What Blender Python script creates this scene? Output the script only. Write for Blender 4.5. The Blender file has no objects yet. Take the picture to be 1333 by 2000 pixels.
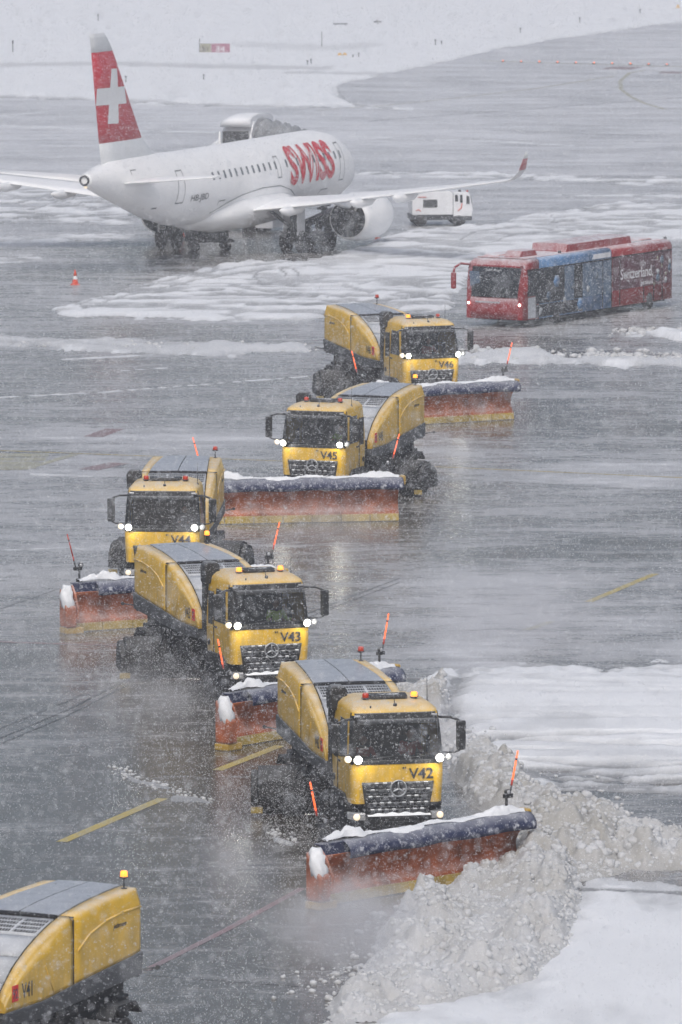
import bpy, bmesh, math, random
import numpy as np
from mathutils import Vector, Matrix
R = math.radians
SC = bpy.context.scene
COL = SC.collection
random.seed(7); RNG = np.random.default_rng(11)

# ------------------------------------------------------------------ camera, sky, sun, exposure
CAM_H, CAM_PITCH, CAM_F = 29.698, R(6.58), 14526.5 / 1333.0
cd = bpy.data.cameras.new('camera'); cam = bpy.data.objects.new('camera', cd); COL.objects.link(cam)
cd.sensor_fit = 'HORIZONTAL'; cd.sensor_width = 36.0; cd.lens = 36.0 * CAM_F
cd.clip_start = 1.0; cd.clip_end = 9000.0
cam.location = (0, 0, CAM_H); cam.rotation_euler = (R(90) - CAM_PITCH, 0, 0)
SC.camera = cam
cd.dof.use_dof = True; cd.dof.focus_distance = 215.0; cd.dof.aperture_fstop = 5.6
W = bpy.data.worlds.new('World'); SC.world = W; W.use_nodes = True
wn = W.node_tree.nodes; wl = W.node_tree.links
bgn = wn['Background']
sky = wn.new('ShaderNodeTexSky'); sky.sky_type = 'NISHITA'; sky.sun_disc = False
sky.sun_elevation = R(50); sky.sun_rotation = R(184); sky.air_density = 1.0; sky.dust_density = 5.0; sky.ozone_density = 1.0
hs = wn.new('ShaderNodeHueSaturation'); hs.inputs['Saturation'].default_value = 0.92
wl.new(sky.outputs[0], hs.inputs['Color']); wl.new(hs.outputs[0], bgn.inputs[0])
bgn.inputs[1].default_value = 0.105
sd = bpy.data.lights.new('sun', 'SUN'); sun = bpy.data.objects.new('sun', sd); COL.objects.link(sun)
sd.energy = 1.3; sd.angle = R(45); sd.color = (0.96, 0.985, 1.0)
_az = R(184); _el = R(50)
sun.rotation_euler = Vector((math.sin(_az) * math.cos(_el), math.cos(_az) * math.cos(_el), math.sin(_el))).to_track_quat('Z', 'Y').to_euler()
SC.view_settings.view_transform = 'Standard'; SC.view_settings.look = 'None'
SC.view_settings.exposure = 0.04; SC.view_settings.gamma = 1.0; SC.view_settings.use_curve_mapping = False
SC.render.engine = 'CYCLES'
SC.cycles.max_bounces = 5; SC.cycles.diffuse_bounces = 3; SC.cycles.glossy_bounces = 2
SC.cycles.transmission_bounces = 3; SC.cycles.transparent_max_bounces = 8; SC.cycles.volume_bounces = 1
SC.cycles.use_denoising = False if False else SC.cycles.use_denoising

# ------------------------------------------------------------------ maths helpers
def ray(u, v):
    a = (u - 666.5) / 14526.5; b = -(v - 1000) / 14526.5
    return (a, math.cos(CAM_PITCH) + b * math.sin(CAM_PITCH), -math.sin(CAM_PITCH) + b * math.cos(CAM_PITCH))
def G(u, v, z=0.0):
    """the place on the apron that the photograph shows at pixel u, v"""
    d = ray(u, v); t = (z - CAM_H) / d[2]
    return (d[0] * t, d[1] * t)
def smooth(a, b, x):
    t = np.clip((x - a) / (b - a), 0, 1); return t * t * (3 - 2 * t)
def _hash(ix, iy, s):
    h = (ix.astype(np.int64) * 374761393 + iy.astype(np.int64) * 668265263 + s * 974634777) & 0xffffffff
    h = ((h ^ (h >> 13)) * 1274126177) & 0xffffffff
    h = (h ^ (h >> 16)) & 0xffffffff
    return h.astype(np.float64) / 4294967295.0
def vnoise(x, y, s=0):
    ix = np.floor(x); iy = np.floor(y); fx = x - ix; fy = y - iy
    fx = fx * fx * (3 - 2 * fx); fy = fy * fy * (3 - 2 * fy)
    a = _hash(ix, iy, s); b = _hash(ix + 1, iy, s); c = _hash(ix, iy + 1, s); d = _hash(ix + 1, iy + 1, s)
    return (a * (1 - fx) + b * fx) * (1 - fy) + (c * (1 - fx) + d * fx) * fy
def fbm(x, y, s=0, o=4):
    r = 0; A = 0.5; t = 0
    for k in range(o):
        r = r + A * vnoise(x, y, s + k * 17); t += A; A *= 0.5; x = x * 2.03 + 5.1; y = y * 2.03 + 3.7
    return r / t
def bumps(x, y, cell, s=0):
    """rounded lumps: the height of randomly placed half spheres of radius about one cell"""
    gx = x / cell; gy = y / cell; ix = np.floor(gx); iy = np.floor(gy); best = np.zeros_like(x)
    for dx in (-1, 0, 1):
        for dy in (-1, 0, 1):
            jx = ix + dx; jy = iy + dy
            px = jx + _hash(jx, jy, s); py = jy + _hash(jx, jy, s + 1); rr = 0.45 + 0.55 * _hash(jx, jy, s + 2)
            d2 = ((gx - px) ** 2 + (gy - py) ** 2) / (rr * rr)
            best = np.maximum(best, np.sqrt(np.clip(1 - d2, 0, 1)) * rr)
    return best * cell
def polydist(px, py, poly, ys=1.0):
    """signed distance to a polygon (positive inside); y squeezed by ys"""
    P = np.array(poly, float).copy(); P[:, 1] *= ys; py = py * ys
    inside = np.zeros(px.shape, bool); d = np.full(px.shape, 1e9); n = len(P)
    for i in range(n):
        x1, y1 = P[i]; x2, y2 = P[(i + 1) % n]
        if y1 != y2:
            c = ((y1 > py) != (y2 > py)) & (px < (x2 - x1) * (py - y1) / (y2 - y1) + x1); inside ^= c
        ex, ey = x2 - x1, y2 - y1; L = ex * ex + ey * ey + 1e-12
        t = np.clip(((px - x1) * ex + (py - y1) * ey) / L, 0, 1)
        d = np.minimum(d, np.hypot(px - x1 - t * ex, py - y1 - t * ey))
    return np.where(inside, d, -d)
def linedist(px, py, line, ys=1.0):
    d = np.full(px.shape, 1e9)
    for i in range(len(line) - 1):
        x1, y1 = line[i]; x2, y2 = line[i + 1]; y1 *= ys; y2 *= ys
        ex, ey = x2 - x1, y2 - y1; L = ex * ex + ey * ey + 1e-12
        t = np.clip(((px - x1) * ex + (py * ys - y1) * ey) / L, 0, 1)
        d = np.minimum(d, np.hypot(px - x1 - t * ex, py * ys - y1 - t * ey))
    return d

# ------------------------------------------------------------------ materials
MATS = {}
def newmat(name):
    m = bpy.data.materials.new(name); m.use_nodes = True; MATS[name] = m
    return m, m.node_tree.nodes, m.node_tree.links, m.node_tree.nodes['Principled BSDF']
SNOWC = (0.80, 0.82, 0.85, 1)
def mat(name, col, rough=0.5, metal=0.0, top=0.0, speck=0.0, grime=0.12, scale=1.0, spec=0.5, emit=None, es=0.0, coat=0.0, sscale=17.0, film=0.0):
    """paint, metal, plastic or rubber with grime; 'top' = snow lying on upward faces, 'speck' = flakes stuck all over"""
    m, n, l, p = newmat(name)
    tc = n.new('ShaderNodeTexCoord')
    nz = n.new('ShaderNodeTexNoise'); nz.inputs['Scale'].default_value = 2.2 * scale; nz.inputs['Detail'].default_value = 6
    l.new(tc.outputs['Object'], nz.inputs['Vector'])
    mr = n.new('ShaderNodeMapRange'); mr.inputs[1].default_value = 0.3; mr.inputs[2].default_value = 0.75
    mr.inputs[3].default_value = 1.0 + grime; mr.inputs[4].default_value = 1.0 - grime * 1.6
    l.new(nz.outputs[0], mr.inputs[0])
    vm = n.new('ShaderNodeVectorMath'); vm.operation = 'SCALE'; vm.inputs[0].default_value = col[:3]
    l.new(mr.outputs[0], vm.inputs['Scale']); out = vm.outputs[0]
    fac = None
    if top > 0:
        ge = n.new('ShaderNodeNewGeometry'); sx = n.new('ShaderNodeSeparateXYZ'); l.new(ge.outputs['Normal'], sx.inputs[0])
        m1 = n.new('ShaderNodeMapRange'); m1.inputs[1].default_value = 0.35; m1.inputs[2].default_value = 0.97; l.new(sx.outputs[2], m1.inputs[0])
        n2 = n.new('ShaderNodeTexNoise'); n2.inputs['Scale'].default_value = 3.0; n2.inputs['Detail'].default_value = 8; l.new(tc.outputs['Object'], n2.inputs['Vector'])
        m2 = n.new('ShaderNodeMapRange'); m2.inputs[1].default_value = 0.30; m2.inputs[2].default_value = 0.70; m2.inputs[3].default_value = 0.35; l.new(n2.outputs[0], m2.inputs[0])
        mm = n.new('ShaderNodeMath'); mm.operation = 'MULTIPLY'; l.new(m1.outputs[0], mm.inputs[0]); l.new(m2.outputs[0], mm.inputs[1])
        m3 = n.new('ShaderNodeMath'); m3.operation = 'MULTIPLY'; m3.inputs[1].default_value = top; l.new(mm.outputs[0], m3.inputs[0]); fac = m3.outputs[0]
    if speck > 0:
        n3 = n.new('ShaderNodeTexNoise'); n3.inputs['Scale'].default_value = sscale; n3.inputs['Detail'].default_value = 4; n3.inputs['Roughness'].default_value = 0.7
        l.new(tc.outputs['Object'], n3.inputs['Vector'])
        m4 = n.new('ShaderNodeMapRange'); m4.inputs[1].default_value = 0.66 - 0.12 * speck; m4.inputs[2].default_value = 0.80 - 0.10 * speck
        m4.inputs[4].default_value = min(0.75, 0.45 + 0.4 * speck); l.new(n3.outputs[0], m4.inputs[0])
        if fac is None: fac = m4.outputs[0]
        else:
            mx = n.new('ShaderNodeMath'); mx.operation = 'MAXIMUM'; l.new(fac, mx.inputs[0]); l.new(m4.outputs[0], mx.inputs[1]); fac = mx.outputs[0]
    if fac is not None:
        mi = n.new('ShaderNodeMix'); mi.data_type = 'RGBA'; l.new(fac, mi.inputs[0]); l.new(out, mi.inputs[6]); mi.inputs[7].default_value = SNOWC
        out = mi.outputs[2]
    if film:
        ts = n.new('ShaderNodeSeparateXYZ'); l.new(tc.outputs['Object'], ts.inputs[0]); mz = n.new('ShaderNodeMapRange'); mz.inputs[1].default_value = 3.4; mz.inputs[2].default_value = 1.6; l.new(ts.outputs[2], mz.inputs[0])
        mp = n.new('ShaderNodeMapping'); mp.inputs['Scale'].default_value = (5, 5, .9); l.new(tc.outputs['Object'], mp.inputs[0]); nf = n.new('ShaderNodeTexNoise'); nf.inputs['Scale'].default_value = 1.3; nf.inputs['Detail'].default_value = 7; l.new(mp.outputs[0], nf.inputs[0])
        mf = n.new('ShaderNodeMapRange'); mf.inputs[1].default_value = .36; mf.inputs[2].default_value = .68; mf.inputs[4].default_value = film; l.new(nf.outputs[0], mf.inputs[0])
        mu = n.new('ShaderNodeMath'); mu.operation = 'MULTIPLY'; l.new(mz.outputs[0], mu.inputs[0]); l.new(mf.outputs[0], mu.inputs[1])
        mi2 = n.new('ShaderNodeMix'); mi2.data_type = 'RGBA'; l.new(mu.outputs[0], mi2.inputs[0]); l.new(out, mi2.inputs[6]); mi2.inputs[7].default_value = (.20, .18, .14, 1); out = mi2.outputs[2]
    l.new(out, p.inputs['Base Color'])
    mrr = n.new('ShaderNodeMapRange'); mrr.inputs[3].default_value = max(0.03, rough - 0.12); mrr.inputs[4].default_value = min(1, rough + 0.15)
    l.new(nz.outputs[0], mrr.inputs[0]); l.new(mrr.outputs[0], p.inputs['Roughness'])
    p.inputs['Metallic'].default_value = metal; p.inputs['Specular IOR Level'].default_value = spec
    if coat: p.inputs['Coat Weight'].default_value = coat
    if emit: p.inputs['Emission Color'].default_value = (*emit, 1); p.inputs['Emission Strength'].default_value = es
    return m
M = {}
M['yellow'] = mat('truck_yellow_paint', (0.74, 0.45, 0.024), 0.35, top=0.58, speck=0.14, grime=0.12, film=.55)
M['yellow_top'] = M['yellow']
M['dark'] = mat('dark_plastic', (0.018, 0.019, 0.021), 0.55, top=0.35, speck=0.40)
M['chassis'] = mat('chassis_black', (0.010, 0.011, 0.013), 0.65, top=0.15, speck=0.35)
M['skirt'] = mat('grey_skirt', (0.055, 0.06, 0.068), 0.5, top=0.3, speck=0.35)
M['rubber'] = mat('tyre_rubber', (0.013, 0.013, 0.014), 0.8, top=0.15, speck=0.35)
M['grey_roof'] = mat('grey_roof_panel', (0.30, 0.325, 0.37), 0.30, metal=0.1, top=0.35, speck=0.12, grime=0.06)
M['pale_panel'] = mat('pale_grey_panel', (0.42, 0.44, 0.47), 0.42, top=0.5, speck=0.1, grime=0.05)
M['seam'] = mat('seam_black', (0.012, 0.012, 0.013), 0.7)
M['mesh'] = mat('grille_mesh_dark', (0.035, 0.037, 0.04), 0.5)
M['number'] = mat('number_black', (0.035, 0.037, 0.045), 0.5, speck=0.5)
M['numwhite'] = mat('number_white', (0.75, 0.76, 0.78), 0.5)
M['red_mark'] = mat('red_sticker', (0.75, 0.02, 0.02), 0.5, speck=0.3)
M['chrome'] = mat('emblem_metal', (0.42, 0.44, 0.47), 0.3, metal=0.6, speck=0.2)
M['orange'] = mat('plough_orange', (0.40, 0.105, 0.030), 0.5, top=0.7, speck=0.48, grime=0.4, sscale=7.0)
M['blue'] = mat('plough_flap_blue', (0.020, 0.028, 0.080), 0.6, top=0.45, speck=1.0, sscale=5.0)
M['plow_yellow'] = mat('plough_edge_yellow', (0.42, 0.30, 0.05), 0.6, top=0.4, speck=0.8, grime=0.3, sscale=8.0)
M['plow_cap'] = mat('plough_cap_yellow', (0.48, 0.30, 0.03), 0.5, top=0.4, speck=0.3)
M['white_paint'] = mat('white_paint', (0.78, 0.79, 0.80), 0.4, top=0.3, grime=0.04)
M['amber'] = mat('amber_lens', (0.75, 0.22, 0.02), 0.2, emit=(1.0, 0.25, 0.02), es=0.45)
M['amber_lit'] = mat('amber_lens_lit', (0.9, 0.35, 0.03), 0.2, emit=(1.0, 0.33, 0.03), es=2.0)
M['red_lens'] = mat('red_lens', (0.45, 0.03, 0.01), 0.2, emit=(0.9, 0.08, 0.02), es=0.12, top=0.4)
M['lamp'] = mat('lamp_white_lit', (0.9, 0.9, 0.9), 0.2, emit=(1.0, 1.0, 0.86), es=18.0)
M['lamp_soft'] = mat('lamp_warm_lit', (0.8, 0.75, 0.65), 0.2, emit=(1.0, 0.78, 0.5), es=0.8)
M['lamp_glass'] = mat('lamp_housing_glass', (0.45, 0.46, 0.48), 0.15, metal=0.3, speck=0.3)
M['whip'] = mat('marker_whip_lit', (0.9, 0.16, 0.03), 0.4, emit=(1.0, 0.13, 0.035), es=1.5)
M['whip_dim'] = mat('marker_whip_red', (0.5, 0.05, 0.03), 0.4)
M['steel'] = mat('grey_steel', (0.10, 0.105, 0.11), 0.5, metal=0.4, speck=0.3)
M['seat'] = mat('seat_cloth', (0.012, 0.012, 0.014), 0.9)
M['skin'] = mat('skin', (0.50, 0.30, 0.20), 0.6)
M['hair'] = mat('hair', (0.03, 0.02, 0.015), 0.8)
M['hivis'] = mat('hi_vis_jacket', (0.40, 0.66, 0.04), 0.8, emit=None)
M['redjacket'] = mat('red_jacket', (0.38, 0.04, 0.03), 0.8)
M['trousers'] = mat('dark_trousers', (0.02, 0.02, 0.03), 0.8)
M['red'] = mat('bus_red', (0.27, 0.014, 0.018), 0.4, top=0.95, speck=0.40, grime=0.15)
M['bus_blue'] = mat('bus_blue', (0.10, 0.22, 0.42), 0.4, top=0.6, speck=0.38, grime=0.25)
M['bus_window'] = mat('bus_window_dark', (0.018, 0.022, 0.028), 0.2, speck=0.45)
M['bus_film'] = mat('bus_window_film', (0.11, 0.035, 0.05), 0.3, speck=0.45, grime=0.3)
M['bus_film_blue'] = mat('bus_window_film_blue', (0.10, 0.15, 0.22), 0.3, speck=0.45, grime=0.3)
M['bus_roof'] = mat('bus_roof_snowy', (0.55, 0.30, 0.31), 0.6, top=1.0, speck=0.4, grime=0.2)
M['plane'] = mat('aircraft_white', (0.93, 0.93, 0.93), 0.55, top=0.9, grime=0.05, scale=0.3)
M['plane_grey'] = mat('aircraft_grey', (0.72, 0.73, 0.75), 0.45, top=0.3, grime=0.06)
M['fin_grey'] = mat('aircraft_fin_grey', (0.70, 0.72, 0.74), 0.4, grime=0.04)
M['fin_red'] = mat('aircraft_fin_red', (0.50, 0.012, 0.03), 0.45, speck=0.45, grime=0.06)
M['swiss_red'] = mat('lettering_red', (0.62, 0.02, 0.04), 0.5, speck=0.35)
M['plane_win'] = mat('aircraft_window', (0.16, 0.17, 0.19), 0.3)
M['line_grey'] = mat('panel_line_grey', (0.20, 0.21, 0.22), 0.6)
M['fan'] = mat('engine_inside_dark', (0.05, 0.052, 0.056), 0.5, speck=0.6)
M['steel_pale'] = mat('engine_core_metal', (0.42, 0.42, 0.42), 0.4, metal=0.5)
M['cone'] = mat('cone_orange', (0.72, 0.07, 0.02), 0.6, top=0.3)
M['canopy'] = mat('canopy_grey', (0.16, 0.17, 0.185), 0.7, top=0.5, speck=0.5)
M['sign_red'] = mat('sign_red', (0.33, 0.13, 0.19), 0.5, speck=0.4)
M['sign_yellow'] = mat('sign_yellow', (0.33, 0.32, 0.25), 0.5, speck=0.5)
M['guard_amber'] = mat('guard_lamp_amber', (0.62, 0.40, 0.16), 0.5)
M['winglet_red'] = mat('winglet_red_snowed', (0.55, 0.12, 0.14), 0.5, speck=0.9)
M['stake'] = mat('stake_dark', (0.18, 0.18, 0.20), 0.6, speck=0.4)
def glassmat():
    m, n, l, p = newmat('windscreen_glass')
    tr = n.new('ShaderNodeBsdfTransparent'); tr.inputs[0].default_value = (0.42, 0.44, 0.46, 1)
    gl = n.new('ShaderNodeBsdfGlossy'); gl.inputs['Roughness'].default_value = 0.06; gl.inputs[0].default_value = (0.9, 0.9, 0.9, 1)
    df = n.new('ShaderNodeBsdfDiffuse'); df.inputs[0].default_value = SNOWC
    tc = n.new('ShaderNodeTexCoord'); nz = n.new('ShaderNodeTexNoise'); nz.inputs['Scale'].default_value = 16; nz.inputs['Detail'].default_value = 4
    l.new(tc.outputs['Object'], nz.inputs[0]); mr = n.new('ShaderNodeMapRange'); mr.inputs[1].default_value = 0.60; mr.inputs[2].default_value = 0.80; mr.inputs[3].default_value = 0.004; mr.inputs[4].default_value = 0.5
    l.new(nz.outputs[0], mr.inputs[0])
    m1 = n.new('ShaderNodeMixShader'); m1.inputs[0].default_value = 0.045; l.new(tr.outputs[0], m1.inputs[1]); l.new(gl.outputs[0], m1.inputs[2])
    m2 = n.new('ShaderNodeMixShader'); l.new(mr.outputs[0], m2.inputs[0]); l.new(m1.outputs[0], m2.inputs[1]); l.new(df.outputs[0], m2.inputs[2])
    l.new(m2.outputs[0], n['Material Output'].inputs[0]); return m
M['glass'] = glassmat()
def snowmat(name, col, dirt_and_shade, dcol, scale=1.0, bump=0.4, sss=0.0):
    m, n, l, p = newmat(name)
    ge = n.new('ShaderNodeNewGeometry'); mp = n.new('ShaderNodeMapping'); l.new(ge.outputs['Position'], mp.inputs[0])
    mp.inputs['Scale'].default_value = (scale, scale * 0.45, scale)
    a = n.new('ShaderNodeTexNoise'); a.inputs['Scale'].default_value = 0.55; a.inputs['Detail'].default_value = 7; a.inputs['Roughness'].default_value = 0.6; l.new(mp.outputs[0], a.inputs[0])
    mr = n.new('ShaderNodeMapRange'); mr.inputs[1].default_value = 0.38; mr.inputs[2].default_value = 0.72; mr.inputs[4].default_value = dirt_and_shade; l.new(a.outputs[0], mr.inputs[0])
    at = n.new('ShaderNodeAttribute'); at.attribute_name = 'dirt_and_shade'
    ad = n.new('ShaderNodeMath'); ad.operation = 'ADD'; ad.use_clamp = True; l.new(mr.outputs[0], ad.inputs[0]); l.new(at.outputs['Fac'], ad.inputs[1])
    mi = n.new('ShaderNodeMix'); mi.data_type = 'RGBA'; l.new(ad.outputs[0], mi.inputs[0]); mi.inputs[6].default_value = (*col, 1); mi.inputs[7].default_value = (*dcol, 1)
    l.new(mi.outputs[2], p.inputs['Base Color']); p.inputs['Roughness'].default_value = 0.75; p.inputs['Specular IOR Level'].default_value = 0.25
    if sss: p.inputs['Subsurface Weight'].default_value = sss; p.inputs['Subsurface Scale'].default_value = 0.10; p.inputs['Subsurface Radius'].default_value = (1.0, 1.0, 1.0)
    b = n.new('ShaderNodeTexNoise'); b.inputs['Scale'].default_value = 7.0; b.inputs['Detail'].default_value = 8; b.inputs['Roughness'].default_value = 0.7; l.new(ge.outputs['Position'], b.inputs[0])
    bp = n.new('ShaderNodeBump'); bp.inputs['Strength'].default_value = bump; bp.inputs['Distance'].default_value = 0.12; l.new(b.outputs[0], bp.inputs['Height']); l.new(bp.outputs[0], p.inputs['Normal'])
    return m
M['snow'] = snowmat('fresh_snow', (0.84, 0.86, 0.89), 0.10, (0.30, 0.31, 0.325))
M['slush'] = snowmat('ploughed_snow', (0.56, 0.57, 0.59), 0.5, (0.34, 0.33, 0.305), 1.3, 0.22, .6)
def asphaltmat():
    m, n, l, p = newmat('wet_apron_concrete')
    ge = n.new('ShaderNodeNewGeometry')
    def noise(sc, sx, sy, det=6, ro=0.6, rot=0.0):
        mp = n.new('ShaderNodeMapping'); mp.inputs['Scale'].default_value = (sx, sy, 1); mp.inputs['Rotation'].default_value = (0, 0, rot); l.new(ge.outputs['Position'], mp.inputs[0])
        t = n.new('ShaderNodeTexNoise'); t.inputs['Scale'].default_value = sc; t.inputs['Detail'].default_value = det; t.inputs['Roughness'].default_value = ro; l.new(mp.outputs[0], t.inputs[0]); return t.outputs[0]
    def mrange(x, a, b, c=0.0, d=1.0):
        t = n.new('ShaderNodeMapRange'); t.inputs[1].default_value = a; t.inputs[2].default_value = b; t.inputs[3].default_value = c; t.inputs[4].default_value = d; l.new(x, t.inputs[0]); return t.outputs[0]
    def math2(op, a, b, clamp=False):
        t = n.new('ShaderNodeMath'); t.operation = op; t.use_clamp = clamp
        for i, v in enumerate((a, b)):
            if isinstance(v, float): t.inputs[i].default_value = v
            else: l.new(v, t.inputs[i])
        return t.outputs[0]
    at = n.new('ShaderNodeAttribute'); at.attribute_name = 'slush'
    streak = noise(1.0, 0.11, 0.30, 9, 0.70, R(-9))      # long streaks along the ploughing direction
    fine = noise(1.0, 0.8, 1.3, 10, 0.78, R(8))
    grain = noise(9.0, 1, 1, 4, 0.7)
    s = math2('ADD', math2('MULTIPLY', mrange(streak, 0.36, 0.64), 0.48), math2('MULTIPLY', mrange(fine, 0.34, 0.66), 0.40))
    s = math2('ADD', s, math2('MULTIPLY', mrange(grain, 0.3, 0.7), 0.14))
    sl = math2('ADD', at.outputs['Fac'], math2('MULTIPLY', math2('SUBTRACT', s, 0.5), 1.05), True)
    dry = n.new('ShaderNodeMix'); dry.data_type = 'RGBA'; l.new(mrange(fine, 0.3, 0.7), dry.inputs[0]); dry.inputs[6].default_value = (0.050, 0.045, 0.038, 1); dry.inputs[7].default_value = (0.125, 0.112, 0.093, 1)
    mi = n.new('ShaderNodeMix'); mi.data_type = 'RGBA'; l.new(sl, mi.inputs[0]); l.new(dry.outputs[2], mi.inputs[6]); mi.inputs[7].default_value = (0.68, 0.69, 0.72, 1)
    l.new(mi.outputs[2], p.inputs['Base Color'])
    rg = math2('ADD', mrange(fine, 0.3, 0.7, 0.05, 0.22), math2('MULTIPLY', sl, 0.4), True); l.new(rg, p.inputs['Roughness'])
    p.inputs['Specular IOR Level'].default_value = 0.42
    bp = n.new('ShaderNodeBump'); bp.inputs['Strength'].default_value = 0.35; bp.inputs['Distance'].default_value = 0.02; l.new(grain, bp.inputs['Height']); l.new(bp.outputs[0], p.inputs['Normal'])
    return m
M['asphalt'] = asphaltmat()
def markmat(name, col):
    m, n, l, p = newmat(name)
    ge = n.new('ShaderNodeNewGeometry'); mp = n.new('ShaderNodeMapping'); mp.inputs['Scale'].default_value = (1.2, 0.5, 1); l.new(ge.outputs['Position'], mp.inputs[0])
    a = n.new('ShaderNodeTexNoise'); a.inputs['Scale'].default_value = 1.4; a.inputs['Detail'].default_value = 8; a.inputs['Roughness'].default_value = 0.75; l.new(mp.outputs[0], a.inputs[0])
    mr = n.new('ShaderNodeMapRange'); mr.inputs[1].default_value = 0.42; mr.inputs[2].default_value = 0.75; mr.inputs[4].default_value = 0.85; l.new(a.outputs[0], mr.inputs[0])
    mi = n.new('ShaderNodeMix'); mi.data_type = 'RGBA'; l.new(mr.outputs[0], mi.inputs[0]); mi.inputs[6].default_value = (*col, 1); mi.inputs[7].default_value = (0.30, 0.31, 0.32, 1)
    l.new(mi.outputs[2], p.inputs['Base Color']); p.inputs['Roughness'].default_value = 0.4
    return m
M['mk_yellow'] = markmat('marking_yellow', (0.52, 0.40, 0.08))
M['mk_pale'] = markmat('marking_yellow_snowed', (0.42, 0.40, 0.28))
M['mk_red'] = markmat('marking_red', (0.27, 0.16, 0.165))
M['mk_dark'] = markmat('groove_dark', (0.03, 0.03, 0.03))
M['mk_white'] = markmat('marking_white', (0.68, 0.70, 0.72))

# ------------------------------------------------------------------ object helpers
def tag(o, label=None, cat=None, group=None, kind=None):
    if label: o['label'] = label
    if cat: o['category'] = cat
    if group: o['group'] = group
    if kind: o['kind'] = kind
    return o
def empty(name, loc=(0, 0, 0), rz=0.0, **k):
    o = bpy.data.objects.new(name, None); COL.objects.link(o); o.location = loc; o.rotation_euler = (0, 0, rz); o.empty_display_size = 0.3
    return tag(o, **k)
class MB:
    def __init__(s): s.v = []; s.f = []; s.sm = []
    def add(s, verts, faces, smooth=False):
        b = len(s.v); s.v += [tuple(map(float, p)) for p in verts]
        s.f += [tuple(b + i for i in f) for f in faces]; s.sm += [smooth] * len(faces); return s
    def box(s, c, d, rz=0.0, rx=0.0, ry=0.0):
        mtx = Matrix.Rotation(rz, 3, 'Z') @ Matrix.Rotation(ry, 3, 'Y') @ Matrix.Rotation(rx, 3, 'X')
        vs = [Vector(c) + mtx @ Vector((x * d[0] / 2, y * d[1] / 2, z * d[2] / 2)) for x in (-1, 1) for y in (-1, 1) for z in (-1, 1)]
        return s.add(vs, [(0, 1, 3, 2), (4, 6, 7, 5), (0, 4, 5, 1), (2, 3, 7, 6), (0, 2, 6, 4), (1, 5, 7, 3)])
    def rings(s, rings, closed=True, cap=True, smooth=True):
        n = len(rings[0]); vs = [p for r in rings for p in r]; fs = []
        for i in range(len(rings) - 1):
            for j in range(n if closed else n - 1):
                a = i * n + j; b = i * n + (j + 1) % n; fs.append((a, b, b + n, a + n))
        s.add(vs, fs, smooth)
        if cap and closed:
            s.add(rings[0], [tuple(range(n))[::-1]], False); s.add(rings[-1], [tuple(range(n))], False)
        return s
    def tube(s, p0, p1, r0, r1=None, n=10, cap=True, smooth=True):
        r1 = r0 if r1 is None else r1; p0 = Vector(p0); p1 = Vector(p1); d = (p1 - p0).normalized()
        q = d.to_track_quat('Z', 'Y'); rr = []
        for p, r in ((p0, r0), (p1, r1)):
            rr.append([p + q @ Vector((r * math.cos(2 * math.pi * k / n), r * math.sin(2 * math.pi * k / n), 0)) for k in range(n)])
        return s.rings(rr, True, cap, smooth)
    def path(s, pts, r, n=8):
        for a, b in zip(pts[:-1], pts[1:]): s.tube(a, b, r, r, n)
        return s
    def lathe(s, c, axis, prof, n=20, smooth=True, cap=True):
        q = Vector(axis).normalized().to_track_quat('Z', 'Y'); c = Vector(c)
        rr = [[c + q @ Vector((r * math.cos(2 * math.pi * k / n), r * math.sin(2 * math.pi * k / n), h)) for k in range(n)] for h, r in prof]
        return s.rings(rr, True, cap, smooth)
    def prism(s, poly, axis, a, b, smooth=False):
        """poly in the two other axes, extruded from a to b along axis"""
        def P(p, t):
            if axis == 'x': return (t, p[0], p[1])
            if axis == 'y': return (p[0], t, p[1])
            return (p[0], p[1], t)
        return s.rings([[P(p, a) for p in poly], [P(p, b) for p in poly]], True, True, smooth)
    def grid(s, fn, us, vs, smooth=True, thick=None):
        n = len(us); P = [fn(u, v) for v in vs for u in us]
        fs = [(j * n + i, j * n + i + 1, (j + 1) * n + i + 1, (j + 1) * n + i) for j in range(len(vs) - 1) for i in range(n - 1)]
        return s.add(P, fs, smooth)
    def build(s, name, material, parent=None, loc=None, bevel=0.0, seg=2, solid=0.0, fix=True):
        me = bpy.data.meshes.new(name); me.from_pydata(s.v, [], s.f)
        me.polygons.foreach_set('use_smooth', s.sm)
        me.validate()
        if fix:
            bm = bmesh.new(); bm.from_mesh(me); bmesh.ops.remove_doubles(bm, verts=bm.verts, dist=1e-5); bmesh.ops.recalc_face_normals(bm, faces=bm.faces); bm.to_mesh(me); bm.free()
        me.materials.append(material if not isinstance(material, str) else M[material])
        o = bpy.data.objects.new(name, me); COL.objects.link(o)
        if parent: o.parent = parent
        if loc: o.location = loc
        if solid:
            md = o.modifiers.new('solid', 'SOLIDIFY'); md.thickness = solid; md.offset = 0
        if bevel:
            md = o.modifiers.new('bevel', 'BEVEL'); md.width = bevel; md.segments = seg; md.limit_method = 'ANGLE'; md.angle_limit = R(35)
        return o
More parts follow.
